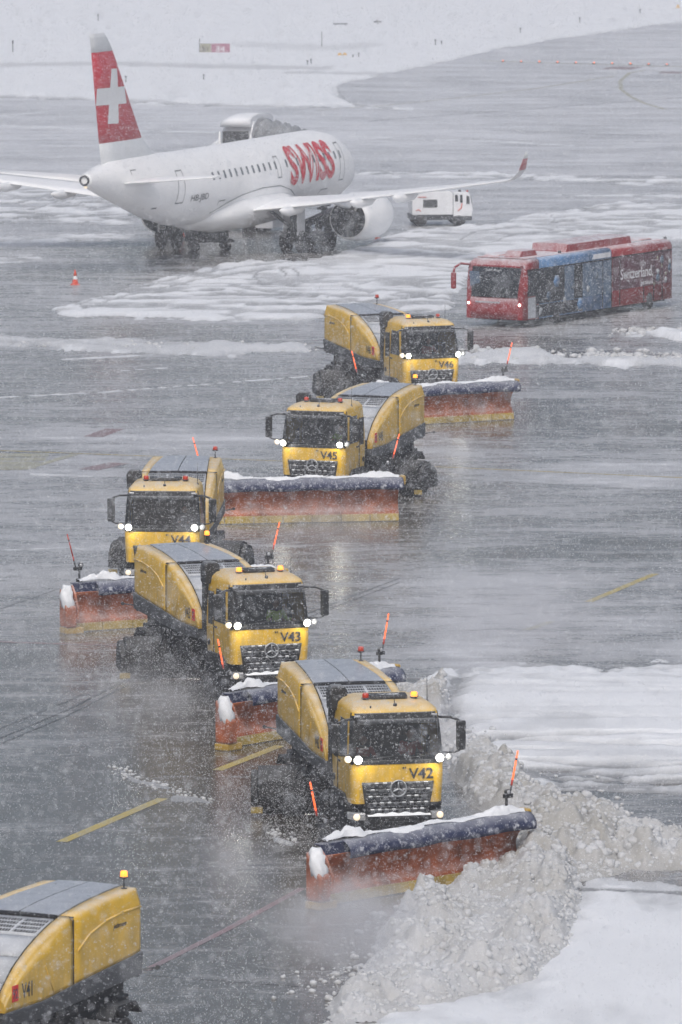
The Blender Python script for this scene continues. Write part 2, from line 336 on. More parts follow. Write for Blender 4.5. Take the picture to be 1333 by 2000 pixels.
def textmesh(name, txt, size, material, parent=None, loc=(0, 0, 0), rot=(R(90), 0, 0), extrude=0.004, sx=1.0, shear=0.0, align='CENTER', offset=0.0):
    cu = bpy.data.curves.new(name, 'FONT'); cu.body = txt; cu.size = size; cu.extrude = extrude; cu.align_x = align; cu.shear = shear; cu.offset = offset; cu.resolution_u = 4
    o = bpy.data.objects.new(name, cu); COL.objects.link(o); bpy.context.view_layer.update()
    me = bpy.data.meshes.new_from_object(o.evaluated_get(bpy.context.evaluated_depsgraph_get()))
    bpy.data.objects.remove(o); bpy.data.curves.remove(cu)
    for v in me.vertices: v.co.x *= sx
    me.materials.clear(); me.materials.append(M[material]); me.name = name
    o = bpy.data.objects.new(name, me); COL.objects.link(o); o.location = loc; o.rotation_euler = rot
    if parent: o.parent = parent
    return o
def kids(o): return [c for c in COL.objects if c.parent == o]
def copy_tree(o, parent=None):
    c = o.copy(); COL.objects.link(c); c.parent = parent
    for ch in kids(o): copy_tree(ch, c)
    return c
def noisemesh(o, amp, sc, seed=0):
    from mathutils import noise
    for v in o.data.vertices:
        k = noise.noise(v.co * sc + Vector((seed, 3.1, 7.7))) + 0.5 * noise.noise(v.co * sc * 2.3 + Vector((seed, 1.1, 2.7)))
        v.co += v.normal * amp * k

# ------------------------------------------------------------------ ground
Yr = [150.0]
while Yr[-1] < 780: Yr.append(Yr[-1] + 1.15 * Yr[-1] ** 2 / (7430 * 29.7))
Yr = np.array(Yr)
def trapgrid(rows, nc, wa=0.082, wb=6.0):
    s = np.linspace(-1, 1, nc); X = np.outer(wa * rows + wb, s); Y = np.repeat(rows[:, None], nc, 1); return X, Y
def gridmesh(name, X, Y, Z, mtl, keep=None, attrs=None, kind=None):
    nr, nc = X.shape; co = np.stack([X, Y, Z], -1).reshape(-1, 3)
    i = np.arange(nr - 1)[:, None] * nc + np.arange(nc - 1)[None, :]
    F = np.stack([i, i + 1, i + 1 + nc, i + nc], -1).reshape(-1, 4)
    if keep is not None:
        kf = keep[:-1, :-1] | keep[1:, :-1] | keep[:-1, 1:] | keep[1:, 1:]; F = F[kf.reshape(-1)]
    used = np.unique(F); remap = np.full(len(co), -1, np.int64); remap[used] = np.arange(len(used)); F = remap[F]; co = co[used]
    me = bpy.data.meshes.new(name); me.vertices.add(len(co)); me.vertices.foreach_set('co', co.astype(np.float32).ravel())
    me.loops.add(F.size); me.loops.foreach_set('vertex_index', F.astype(np.int32).ravel())
    me.polygons.add(len(F)); me.polygons.foreach_set('loop_start', np.arange(0, F.size, 4, dtype=np.int32)); me.polygons.foreach_set('loop_total', np.full(len(F), 4, np.int32))
    me.polygons.foreach_set('use_smooth', np.ones(len(F), bool)); me.update(calc_edges=True)
    for k, a in (attrs or {}).items():
        at = me.attributes.new(k, 'FLOAT', 'POINT'); at.data.foreach_set('value', a.reshape(-1)[used].astype(np.float32))
    me.materials.append(M[mtl]); o = bpy.data.objects.new(name, me); COL.objects.link(o)
    if kind: o['kind'] = kind
    return o
GP = lambda pts: [G(*p) for p in pts]
YS = 0.2
def patch(x, y, px, depth, edge, wob=0.5, seed=0, wf=(0.6, 0.2)):
    d = polydist(x, y, GP(px), YS) + (fbm(x * wf[0], y * wf[1], seed, 5) - 0.5) * 2 * wob + (fbm(x * 2.6, y * 0.9, seed + 77, 4) - 0.5) * 0.5
    return np.where(d > 0, depth * smooth(0, edge, d), -0.02 + np.clip(d, -1, 0) * 0.05)
FAR_SNOW = [(-900, -400), (2300, -400), (2300, -40), (1333, 42), (1200, 60), (1060, 80), (950, 100), (870, 120), (780, 140), (690, 158), (655, 172), (672, 195), (705, 208), (640, 211), (500, 209), (300, 206), (180, 197), (0, 192), (-900, 180)]
MID = [(95, 605), (200, 577), (330, 540), (470, 512), (620, 503), (700, 480), (800, 445), (960, 437), (1090, 410), (1200, 396), (1500, 392), (1500, 470), (1330, 470), (1100, 480), (960, 500), (905, 560), (890, 612), (760, 604), (660, 606), (600, 626), (480, 629), (300, 624), (120, 617)]
LEFTA = [(-500, 342), (100, 345), (200, 372), (262, 405), (275, 438), (100, 440), (-500, 436)]
LEFTB = [(-500, 462), (60, 458), (210, 452), (290, 455), (250, 466), (180, 474), (60, 480), (-500, 492)]
LEFTC = [(-500, 500), (60, 498), (130, 505), (60, 520), (-500, 526)]
BANDR = [(690, 335), (900, 332), (1240, 347), (1500, 343), (1500, 362), (1240, 362), (1000, 352), (860, 350), (690, 347)]
BANDR2 = [(1040, 378), (1500, 372), (1500, 388), (1100, 390)]
GPU_S = [(740, 470), (800, 444), (960, 438), (1010, 447), (900, 475), (800, 500), (600, 505), (620, 498)]
BERM_L = [(-500, 652), (60, 654), (250, 660), (420, 664), (600, 668), (625, 690), (470, 697), (250, 690), (60, 682), (-500, 676)]
BERM_R = [(900, 690), (980, 684), (1100, 692), (1250, 690), (1600, 696), (1600, 722), (1250, 718), (1100, 714), (980, 712), (900, 712)]
BERM_R2 = [(1190, 655), (1260, 644), (1600, 640), (1600, 662), (1330, 664)]
BIG = [(868, 1352), (900, 1306), (925, 1300), (1100, 1296), (1333, 1300), (1700, 1306), (1700, 1575), (1333, 1562), (1200, 1556), (1100, 1560), (1020, 1560), (930, 1490), (880, 1420)]
BIG2 = [(790, 1340), (850, 1312), (905, 1302), (880, 1345), (850, 1400), (800, 1390)]
LOW = [(590, 2120), (640, 2000), (880, 1940), (1030, 1900), (1110, 1740), (1160, 1722), (1333, 1738), (1800, 1770), (1800, 2300), (500, 2300)]
LOW2 = [(1130, 1690), (1250, 1688), (1800, 1700), (1800, 1722), (1250, 1712), (1130, 1705)]
def snow_height(x, y):
    trk = 1 - np.abs(2 * fbm(x * 0.22 + 0.5 * fbm(x * 0.3, y * 0.1, 5, 2), y * 0.50 + 0.06 * x, 3, 4) - 1)     # ridged: old wheel tracks
    trk2 = 1 - np.abs(2 * fbm(x * 0.10, y * 0.75 + 0.25 * np.sin(x * 0.3), 9, 4) - 1)
    cut = smooth(0.74, 0.97, trk); cut2 = smooth(0.72, 0.97, trk2)
    big = fbm(x * 0.25, y * 0.12, 12, 4)
    fine = (fbm(x * 2.2, y * 1.1, 21, 4) - 0.5)
    H = np.full(x.shape, -0.05)
    far = patch(x, y, FAR_SNOW, 0.22, 0.7, 0.35, 31) ; far = np.where(far > 0, far - 0.10 * smooth(0.85, 0.98, trk2) * smooth(560, 470, y), far)
    H = np.maximum(H, far)
    mid = patch(x, y, MID, 0.18, 0.45, 0.5, 33)
    mid = np.where(mid > 0, mid - 0.07 * cut * (0.2 + 0.9 * big) - 0.07 * cut2 * (0.2 + 0.9 * big) - 0.0 + 0.09 * fine, mid); H = np.maximum(H, mid)
    for k, (P, dep) in enumerate(((LEFTA, 0.12), (LEFTB, 0.14), (LEFTC, 0.1), (BANDR, 0.12), (BANDR2, 0.06), (GPU_S, 0.12))):
        a = patch(x, y, P, dep, 0.5, 0.5, 40 + k); a = np.where(a > 0, a - (0.10 if k in (0, 4) else 0.07) * cut - 0.06 * cut2 + 0.08 * fine, a); H = np.maximum(H, a)
    # windrows left by the last pass
    for k, (P, dep, lo) in enumerate(((BERM_L, 0.10, 0.18), (BERM_R, 0.12, 0.34), (BERM_R2, 0.14, 0.32))):
        a = patch(x, y, P, dep, 0.45, 0.45, 50 + k); lum = bumps(x * 0.8, y * 0.5, 0.8, 60 + k) + 0.5 * bumps(x, y * 0.7, 0.33, 70 + k)
        a = np.where(a > 0, a * (0.25 + 0.9 * big) + lum * lo * smooth(0, 0.12, a) * smooth(0.35, 0.62, fbm(x * 0.4, y * 0.2, 80 + k, 3)) - 0.02, a); H = np.maximum(H, a)
    b = patch(x, y, BIG, 0.22, 0.9, 0.30, 34); b2 = patch(x, y, BIG2, 0.22, 0.4, 0.2, 35); b = np.maximum(b, b2)
    ln = 1 - np.abs(2 * fbm(x * 0.10, y * 0.75 + 0.06 * x, 14, 4) - 1)
    zone = smooth(1.0, 0.2, np.abs((y - 199) / 9))                                       # the drawn-out lines across the middle of the field
    b = np.where(b > 0, b + 0.10 * (big - 0.5) - (0.20 * smooth(0.74, 0.99, ln) * (0.25 + zone)) + 0.10 * bumps(x * 0.5, y * 0.9, 0.45, 15) * zone + 0.05 * fine, b); H = np.maximum(H, b)
    lw = patch(x, y, LOW, 0.17, 1.2, 0.45, 36); lw = np.where(lw > 0, lw + 0.05 * (big - 0.5) + 0.035 * fine, lw); H = np.maximum(H, lw)
    l2 = patch(x, y, LOW2, 0.08, 0.3, 0.3, 37); l2 = np.where(l2 > 0, l2 - 0.08 * cut2 + 0.12 * fine, l2); H = np.maximum(H, l2)
    # shallow snow ridges along old passes (thin white lines on the cleared apron)
    for k, (ln_, w, hh) in enumerate((([(0, 245), (150, 250), (300, 256), (420, 258)], 0.14, .05), ([(640, 264), (800, 270), (980, 276), (1120, 284)], 0.11, .05), ([(0, 226), (110, 216)], .12, .04),
                          ([(0, 776), (200, 766), (380, 752), (600, 735)], 0.045, .035), ([(120, 702), (300, 693)], .06, .03), ([(215, 725), (330, 718)], .04, .03), ([(60, 926), (180, 930)], .05, .03),
                          ([(0, 1075), (120, 1070), (240, 1076)], .03, .02), ([(655, 172), (668, 195), (720, 209), (800, 212)], .25, .12), ([(870, 820), (930, 812), (985, 806)], .04, .03),
                          ([(340, 1560), (380, 1562), (410, 1568)], .07, .07), ([(230, 1500), (262, 1525), (330, 1540)], .05, .05), ([(540, 1640), (570, 1650)], .06, .05))):
        d = linedist(x, y, GP(ln_), YS) + (fbm(x * 1.5, y * 0.6, 90 + k, 3) - 0.5) * w * 1.6
        H = np.maximum(H, hh * (1 - np.clip(d / w, 0, 3)) )
    return H
XA, YA = trapgrid(Yr, 600)
HS = snow_height(XA, YA)
TRK_SHADE = np.zeros_like(XA)
_tr = 1 - np.abs(2 * fbm(XA * 0.20 + 0.6 * fbm(XA * 0.25, YA * 0.09, 405, 2), YA * 0.33 + 0.05 * XA, 403, 3) - 1)
_tr2 = 1 - np.abs(2 * fbm(XA * 0.12, YA * 0.55 - 0.04 * XA, 409, 3) - 1)
_z = smooth(318, 326, YA) * smooth(455, 430, YA)
TRK_SHADE = np.maximum(TRK_SHADE, _z * 0.75 * np.maximum(smooth(.86, .96, _tr), smooth(.86, .97, _tr2)) * (0.3 + fbm(XA * .3, YA * .1, 411, 3)))
for k, (ln_, w, a) in enumerate((([(150, 600), (240, 572), (340, 548), (480, 524), (600, 513)], .12, .8), ([(165, 606), (255, 580), (350, 558), (490, 533), (640, 520)], .12, .8), ([(505, 532), (497, 544), (506, 554), (530, 559)], .10, .9), ([(548, 530), (560, 540), (563, 551)], .10, .9), ([(572, 530), (584, 541), (586, 552)], .1, .9),
      ([(690, 160), (664, 172), (668, 192), (700, 205), (760, 212)], .35, .6), ([(700, 162), (680, 174), (686, 192), (730, 206)], .3, .5), ([(0, 132), (200, 128), (420, 134), (640, 138)], .8, .42), ([(0, 191), (180, 196), (400, 206), (640, 212)], .3, .6), ([(560, 146), (700, 148), (860, 140)], .4, .4), ([(480, 92), (640, 98), (730, 92)], 1.2, .25),  # long far bands: berm and ridge shading painted into the snow colour
      ([(780, 148), (900, 122), (1060, 92), (1333, 52)], .5, .45), ([(0, 372), (60, 356), (120, 372), (60, 392), (0, 404)], .14, .8), ([(0, 360), (80, 350), (160, 376), (70, 408), (0, 418)], .14, .8), ([(0, 430), (120, 420), (260, 430)], .14, .7), ([(0, 392), (90, 385), (200, 412)], .12, .7), ([(900, 470), (930, 455), (1010, 446), (1080, 452)], .14, .8), ([(960, 478), (1000, 462), (1080, 458), (1200, 470)], .12, .8),
      ([(1010, 408), (1080, 425), (1090, 450)], .12, .6), ([(700, 560), (760, 548), (900, 552)], .1, .7), ([(640, 585), (740, 570), (880, 580)], .1, .7), ([(560, 600), (700, 592), (860, 600)], .1, .7), ([(640, 486), (760, 500), (880, 505)], .14, .6), ([(1150, 1712), (1250, 1706), (1400, 1716)], .10, .6), ([(1100, 1738), (1250, 1742), (1400, 1752)], .06, .7))):
    d = linedist(XA, YA, GP(ln_), YS) + (fbm(XA * 1.2, YA * .5, 420 + k, 3) - .5) * w; TRK_SHADE = np.maximum(TRK_SHADE, a * smooth(w, w * .3, d))
for k in range(22):
    cx_ = RNG.uniform(180, 1250); cy_ = RNG.uniform(500, 640) if cx_ < 900 else RNG.uniform(400, 500); rx_ = RNG.uniform(90, 420); ry_ = rx_ * RNG.uniform(.10, .17); a0 = RNG.uniform(0, 6.28); da = RNG.uniform(.5, 1.6)
    for off in (0, 7):
        ln_ = [(cx_ + (rx_ + off) * math.cos(a0 + da * q / 9), cy_ + (ry_ + off * .3) * math.sin(a0 + da * q / 9)) for q in range(10)]
        d = linedist(XA, YA, GP(ln_), YS) + (fbm(XA * 1.4, YA * .5, 500 + k, 3) - .5) * .10; TRK_SHADE = np.maximum(TRK_SHADE, RNG.uniform(.5, .95) * smooth(.11, .03, d) * _z)
HS = HS - TRK_SHADE * 0.08 * (HS > 0.03)
dirt_and_shade = TRK_SHADE + 0.25 * smooth(0.5, 0.75, fbm(XA * 0.5, YA * 0.2, 99, 4)) * smooth(260, 220, YA) + np.where(YA > 300, .32, .45) * np.clip(1 - HS / 0.06, 0, 1) + 0.8 * np.clip(1 - HS / 0.20, 0, 1) * (np.abs(YA - 199) < 16) + 0.35 * np.maximum(np.maximum(patch(XA, YA, BERM_L, 1, 0.2) > 0, patch(XA, YA, BERM_R, 1, 0.2) > 0), 0)  # grey deepened in the furrows: their shading painted in beside real slush dirt
gridmesh('snow_cover', XA, YA, HS, 'snow', keep=HS > 0.0, attrs={'dirt_and_shade': dirt_and_shade}, kind='structure')
# cleared apron: brightness of the slush film
ra = Yr[::3]; XB, YB = trapgrid(ra, 210)
base = np.interp(YB, [150, 185, 210, 240, 262, 300, 330, 370, 420, 470, 560, 700], [0.04, 0.05, 0.24, 0.46, 0.44, 0.32, 0.40, 0.50, 0.72, 0.84, 0.80, 0.74])
side = smooth(-4, 6, XB)
base = base + 0.10 * side * smooth(250, 200, YB) * smooth(170, 190, YB) + 0.35 * (fbm(XB * 0.12, YB * 0.05, 120, 4) - 0.5)
band = lambda pts, w, s=130: smooth(w, 0, linedist(XB, YB, GP(pts), YS) + (fbm(XB * .5, YB * .15, s, 3) - .5) * w)
base += 0.25 * band([(0, 850), (300, 850), (520, 860)], 1.6) + 0.22 * band([(870, 905), (1333, 930)], 1.8) + 0.22 * band([(900, 1250), (1333, 1265)], 1.8) + .2 * band([(750, 1290), (1000, 1270)], 1.2)
base -= 0.22 * band([(820, 790), (1333, 830)], 1.4) + 0.2 * band([(950, 1090), (1333, 1070)], 1.3) + 0.20 * band([(0, 1280), (300, 1230)], 1.0) + .15 * band([(300, 1500), (0, 1560)], 1.5)
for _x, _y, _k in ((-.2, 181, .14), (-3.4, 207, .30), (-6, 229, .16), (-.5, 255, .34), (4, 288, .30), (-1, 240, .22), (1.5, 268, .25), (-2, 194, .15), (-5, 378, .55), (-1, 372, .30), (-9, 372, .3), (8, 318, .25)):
    base -= (1.35 if _y < 300 else 1.0) * _k * np.exp(-((XB - _x) / 3.4) ** 2 - ((YB - _y) / 9.0) ** 2)  # ground tone lowered in soft patches round the trucks and the airliner
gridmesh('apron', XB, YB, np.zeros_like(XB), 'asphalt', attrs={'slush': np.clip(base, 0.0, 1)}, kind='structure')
g = MB(); S_ = 2300.0; g.add([(-S_, -60, -0.03), (S_, -60, -0.03), (S_, 2400, -0.03), (-S_, 2400, -0.03)], [(0, 1, 2, 3)])
ga = g.build('ground', 'asphalt', fix=False); _at = ga.data.attributes.new('slush', 'FLOAT', 'POINT'); _at.data.foreach_set('value', [.25, .25, .8, .8]); tag(ga, kind='structure')
g = MB(); xs = np.linspace(-1300, 1300, 60)
def farz(x, y): return (x, y, 0.24 + 0.1 * float(vnoise(np.array(x * .02), np.array(y * .01), 4)))
g.grid(lambda u, v: farz(u, v), list(xs), [779.0] + list(np.linspace(800, 2350, 40))); tag(g.build('far_snowfield', 'snow', fix=False), kind='structure')

# painted lines and slots in the concrete
def strip(name, pts, w, mtl, z=0.006):
    P = [Vector((*p, 0)) for p in pts]; m = MB(); L = []; Rr = []
    for i, p in enumerate(P):
        d = (P[min(i + 1, len(P) - 1)] - P[max(i - 1, 0)]).normalized(); nrm = Vector((-d.y, d.x, 0)) * w / 2; L.append(p + nrm); Rr.append(p - nrm)
    m.add([(q.x, q.y, z) for q in L] + [(q.x, q.y, z) for q in Rr], [(i, i + 1, len(P) + i + 1, len(P) + i) for i in range(len(P) - 1)])
    return tag(m.build(name, mtl, fix=False), kind='structure')
for a, b in (((120, 1645), (318, 1560)), ((425, 1505), (547, 1457)), ((1150, 1176), (1280, 1121)), ((1028, 1231), (1078, 1214))): strip('painted_dash', [G(*a), G(*b)], 0.30 if a[1] > 1250 else 0.26, 'mk_yellow' if a[0] != 1028 else 'mk_pale')
strip('guide_line', [G(*p) for p in ((-300, 878), (0, 880), (400, 895), (860, 912), (1333, 933), (1700, 950))], 0.18, 'mk_yellow', 0.006)
strip('guide_line', [G(*p) for p in ((0, 917), (45, 917), (145, 888))], 0.35, 'mk_pale', 0.010)
for k, (a, b) in enumerate((((-40, 889), (95, 889)), ((-60, 897), (90, 897)), ((-40, 905), (75, 905)), ((-60, 913), (70, 912)))): strip('stand_marking', [G(*a), G(*b)], 1.1, 'mk_pale', 0.008)
strip('red_line', [G(285, 1896), G(440, 1818), G(592, 1735)], 0.20, 'mk_red'); strip('red_line', [G(-100, 1250), G(60, 1256), G(280, 1262)], 0.25, 'mk_red')
strip('red_marking', [G(183, 910), G(222, 912)], 2.6, 'mk_red', 0.0085); strip('red_marking', [G(185, 845), G(222, 846)], 3.0, 'mk_red', 0.0085)
strip('red_marking', [G(1185, 132), G(1245, 133)], 3.5, 'mk_red'); strip('red_marking', [G(1290, 141), G(1400, 142)], 2.5, 'mk_red')
strip('curved_guide_line', [G(*p) for p in ((1300, 140), (1262, 136), (1230, 142), (1212, 158), (1214, 174), (1235, 190), (1262, 202), (1300, 213))], 0.30, 'mk_pale')
strip('curved_guide_line', [G(*p) for p in ((620, 215), (760, 205), (900, 190), (1050, 172), (1200, 148))], 0.25, 'mk_pale')
strip('guide_line', [G(*p) for p in ((940, 118), (1060, 122), (1333, 130))], 0.6, 'mk_pale')
for off in (0, 11): strip('drain_slot', [G(-60, 1468 + off), G(130, 1388 + off), G(260, 1322 + off)], 0.07, 'mk_dark', 0.005)
for off in (0, 8): strip('drain_slot', [G(560, 1215 + off), G(680, 1168 + off), G(780, 1130 + off)], 0.07, 'mk_dark', 0.005)
strip('drain_slot', [G(-60, 1448), G(180, 1350)], 0.04, 'mk_dark', 0.005)
for a, b in (((0, 905), (600, 925)), ((860, 935), (1333, 960)), ((0, 1190), (110, 1152)), ((0, 1395), (170, 1400)), ((280, 1905), (620, 1930)), ((0, 1700), (40, 1695)), ((720, 236), (1333, 190)), ((960, 254), (1333, 268))): strip('concrete_joint', [G(*a), G(*b)], 0.05 if a[1] > 700 else .15, 'mk_dark', 0.005)

# ploughed heaps thrown up by the front blade: fine lumps
HEAP = [(960, 1690), (1030, 1600), (1100, 1585), (1180, 1592), (1270, 1622), (1420, 1655), (1420, 1702), (1250, 1712), (1140, 1730), (1125, 1850), (1050, 1930), (900, 1972), (640, 2030), (520, 2130), (600, 2000), (690, 1905), (735, 1815), (790, 1750), (880, 1712)]
HEAP2 = [(850, 1445), (890, 1430), (960, 1480), (1040, 1545), (1110, 1575), (1080, 1610), (1000, 1620), (930, 1570), (870, 1520)]
HEAP3 = [(735, 1330), (790, 1312), (860, 1330), (880, 1380), (860, 1440), (790, 1430)]
hy = np.arange(154.0, 212.0, 0.085); hx = np.arange(-1.5, 11.5, 0.052); XH, YH = np.meshgrid(hx, hy)
def heap(P, top, e, s):
    d = polydist(XH, YH, GP(P), 0.28) + (fbm(XH * .7, YH * .35, s, 4) - .5) * 0.7
    b = smooth(-.1, e, d)
    sl = fbm(XH * 0.6, YH * 0.35, s + 5, 3)
    lump = 0.70 * bumps(XH, YH * .8, 0.62, s + 7) + 1.15 * bumps(XH, YH * .8, 0.38, s + 9) + 0.85 * bumps(XH, YH * .85, 0.17, s + 11)
    return np.where(d > -0.1, b * (top * (0.25 + 1.3 * sl)) + lump * smooth(0, .4, b) * np.clip(-.25 + 1.7 * sl, .15, 1) - 0.05 + .03 * fbm(XH * 6, YH * 5, s + 15, 3), -1)
HH = np.maximum(np.maximum(heap(HEAP, 0.20, 1.5, 200), heap(HEAP2, 0.30, 0.45, 230)), heap(HEAP3, 0.12, 0.4, 260))
crest = heap([(940, 1680), (1040, 1615), (1150, 1600), (1260, 1630), (1200, 1690), (1040, 1700)], 0.55, 0.8, 290); HH = np.maximum(HH, crest)
dd = np.clip(0.45 * smooth(0.42, 0.62, fbm(XH * .5, YH * .25, 300, 4)) * smooth(163, 182, YH) + 0.15, 0, 1)
tag(gridmesh('ploughed_snow_heap', XH, YH, HH, 'slush', keep=HH > 0.01, attrs={'dirt_and_shade': dd}), 'churned lumpy slush ploughed up beside the nearest blade', 'snow heap', kind='stuff')

# ------------------------------------------------------------------ snow clearing truck; local frame: front at y=0, +y backwards, +x to the right as one looks at its face
def CABW(z): return float(np.interp(z, [1.2, 1.9, 2.4, 3.4, 3.62, 3.74, 3.80], [1.15, 1.19, 1.20, 1.13, 1.09, 0.96, 0.70]))
def CABF(z): return float(np.interp(z, [1.2, 1.9, 2.35, 3.55, 3.62, 3.70, 3.76, 3.80], [0.03, 0.0, 0.02, 0.26, 0.32, 0.48, 0.75, 1.05]))
def F(x, z, off=0.0):
    w = CABW(z); r = 0.22; y = CABF(z); e = abs(x) - (w - r)
    if e > 0: y += r - math.sqrt(max(r * r - e * e, 0))
    return (x, y - off, z)
def ring_cab(z):
    w = CABW(z); f = CABF(z); b = 2.25; r = 0.22; pts = []
    for k in range(7): a = math.pi / 2 * k / 6; pts.append((-(w - r) - r * math.cos(a), f + r - r * math.sin(a), z))
    for k in range(7): a = math.pi / 2 * k / 6; pts.append(((w - r) + r * math.sin(a), f + r - r * math.cos(a), z))
    for k in range(4): a = math.pi / 2 * k / 3; pts.append((w - .1 + .1 * math.cos(a), b - .1 + .1 * math.sin(a), z))
    for k in range(4): a = math.pi / 2 * k / 3; pts.append((-(w - .1) - .1 * math.sin(a), b - .1 + .1 * math.cos(a), z))
    return pts
def fpatch(x0, x1, z0, z1, off, nx=16, nz=8):
    m = MB(); us = np.linspace(x0, x1, nx); vs = np.linspace(z0, z1, nz)
    m.grid(lambda u, v: F(max(-CABW(v) + .002, min(CABW(v) - .002, u)), v, off), list(us), list(vs)); return m
ZT = [(2.77, 2.26), (2.95, 2.45), (3.44, 2.80), (4.0, 3.06), (4.56, 3.26), (5.2, 3.44), (5.75, 3.55), (6.6, 3.63), (7.6, 3.68), (8.87, 3.70)]
ZBt = [(2.77, 2.02), (4.5, 2.02), (5.8, 2.14), (8.87, 2.36)]
zt = lambda y: float(np.interp(y, [a for a, b in ZT], [b for a, b in ZT])); zb = lambda y: float(np.interp(y, [a for a, b in ZBt], [b for a, b in ZBt]))
xin = lambda y: float(np.interp(y, [2.77, 4.5, 5.7, 8.87], [1.08, 1.0, 0.95, 0.76]))
def make_truck():
    root = empty('snow_clearing_truck')
    cab = MB(); rr = [ring_cab(z) for z in (1.32, 1.6, 1.9, 2.1, 2.33)]; cab.rings(rr, True, False)
    # above the belt: side and back walls only, so the windscreen opening is a real opening
    up = [ring_cab(z) for z in (2.33, 2.6, 2.9, 3.2, 3.5)]
    idx = list(range(13, 22)) + [0]
    back = [[r[i] for i in [11, 12, 13, 14, 15, 16, 17, 18, 19, 20, 21, 0, 1]] for r in up]
    cab.rings(back, False, False)
    rr = [ring_cab(z) for z in (3.5, 3.56, 3.62, 3.68, 3.74, 3.78, 3.80)]; cab.rings(rr, True, False)
    top = ring_cab(3.80); cab.add(top, [tuple(range(len(top)))], False)
    cabo = cab.build('cab', 'yellow', root)
    # dark frame round the screen, then the pane
    fr = fpatch(-1.14, 1.14, 3.36, 3.56, .012); [fr.add(q.v, q.f, True) for q in (fpatch(-1.17, 1.17, 2.30, 2.40, .012), fpatch(-1.19, -1.04, 2.38, 3.38, .010, 6, 6), fpatch(1.04, 1.19, 2.38, 3.38, .010, 6, 6))]
    fr.build('windscreen_frame', 'dark', cabo, solid=0.02)
    fpatch(-1.06, 1.06, 2.38, 3.38, .002, 20, 6).build('windscreen', 'glass', cabo)
    sv = fpatch(-1.0, 1.0, 3.30, 3.42, .11, 14, 3); sv.build('sun_visor', 'skirt', cabo, solid=0.02)
    for s in (-1, 1):
        m = MB(); m.tube(F(s * .45 - .35, 2.43, .03), F(s * .45 + .35, 2.50, .03), .012, n=6); m.build('wiper', 'dark', cabo)
    # cabin inside: floor, rear wall, dashboard, seats
    m = MB(); m.box((0, 1.15, 1.75), (2.2, 2.0, .06)); m.box((0, 2.12, 2.6), (2.15, .04, 1.8)); m.box((0, .42, 2.28), (2.15, .45, .28)); m.box((0, 1.2, 3.46), (2.1, 1.9, .03))
    for s in (-.6, .6): m.box((s, 1.25, 2.05), (.5, .5, .14)); m.box((s, 1.52, 2.42), (.48, .14, .75), rx=-.15); m.box((s, 1.60, 2.88), (.26, .10, .2))
    m.build('cabin_interior', 'seat', cabo, bevel=.02)
    # side glass, doors, handles
    for s in (-1, 1):
        w = 1.20
        m = MB(); m.add([(s * (CABW(z) + .008), y, z) for (y, z) in ((.42, 2.42), (1.42, 2.42), (1.42, 3.34), (.62, 3.34))], [(0, 1, 2, 3)]); m.build('side_window', 'bus_window', cabo, solid=.012)
        m = MB(); m.box((s * 1.205, 1.50, 2.3), (.02, .02, 1.9)); m.box((s * 1.205, .95, 1.38), (.02, 1.1, .02)); m.build('door_seam', 'seam', cabo)
        m = MB(); m.box((s * 1.21, 1.30, 2.25), (.04, .22, .05)); m.build('door_handle', 'dark', cabo, bevel=.01)
        m = MB(); m.box((s * 1.19, 1.8, 2.75), (.03, .42, .95)); m.build('rear_quarter_panel', 'dark', cabo, bevel=.02)
        m = MB(); m.tube((s * 1.195, 1.95, 1.75), (s * 1.215, 1.95, 1.75), .09, n=12); m.build('filler_cap', 'dark', cabo)
        # mirrors on two arms
        m = MB(); m.path([(s * 1.10, .25, 3.42), (s * 1.35, .02, 3.44), (s * 1.56, -.05, 3.36)], .035, 6); mo = m.build('mirror_arm', 'dark', root)
        m = MB(); m.path([(s * 1.12, .15, 2.55), (s * 1.45, -.02, 2.56), (s * 1.58, -.05, 2.62)], .025, 6); m.build('lower_mirror_arm', 'dark', root)
        m = MB(); m.box((s * 1.60, -.05, 2.99), (.24, .14, .74), rz=s * .25); m.build('mirror', 'dark', mo, bevel=.045)
        m = MB(); m.box((s * 1.60 - s * .0, .03, 2.99), (.19, .02, .64), rz=s * .25); m.build('mirror_glass', 'grey_roof', mo)
        # high plough lamps at the foot of the screen, indicator outboard
        m = MB(); m.path([(s * .98, .05, 2.36), (s * 1.04, -.12, 2.40)], .03, 6); lo = m.build('lamp_bracket', 'dark', root)
        m = MB(); m.lathe((s * 1.04, -.08, 2.46), (0, -1, -.15), [(-.05, .06), (0, .115), (.06, .125), (.075, .12)], 16); m.build('lamp_housing', 'dark', lo)
        m = MB(); m.lathe((s * 1.04, -.085, 2.46), (0, -1, -.15), [(.078, .10), (.09, .092), (.105, .06), (.112, .02)], 16); m.build('lit_lamp', 'lamp', lo)
        m = MB(); m.lathe((s * 1.29, -.07, 2.47), (0, -1, 0), [(-.1, .03), (-.05, .075), (.04, .09), (.06, .05), (.065, .01)], 14); m.build('side_indicator', 'lamp_soft' if s < 0 else 'lamp_glass', lo)
        m = MB(); m.box(F(s * .98, 3.49, .03), (.16, .05, .06)); m.build('marker_lamp', 'lamp_glass', cabo, bevel=.02)
    for s in (-1, 1):
        ld = bpy.data.lights.new('lamp_light', 'POINT'); ld.energy = 17.0; ld.shadow_soft_size = .09; ld.color = (1.0, .97, .85); lo_ = bpy.data.objects.new('lamp_light', ld); COL.objects.link(lo_); lo_.parent = root; lo_.location = (s * 1.04, -.34, 2.44)
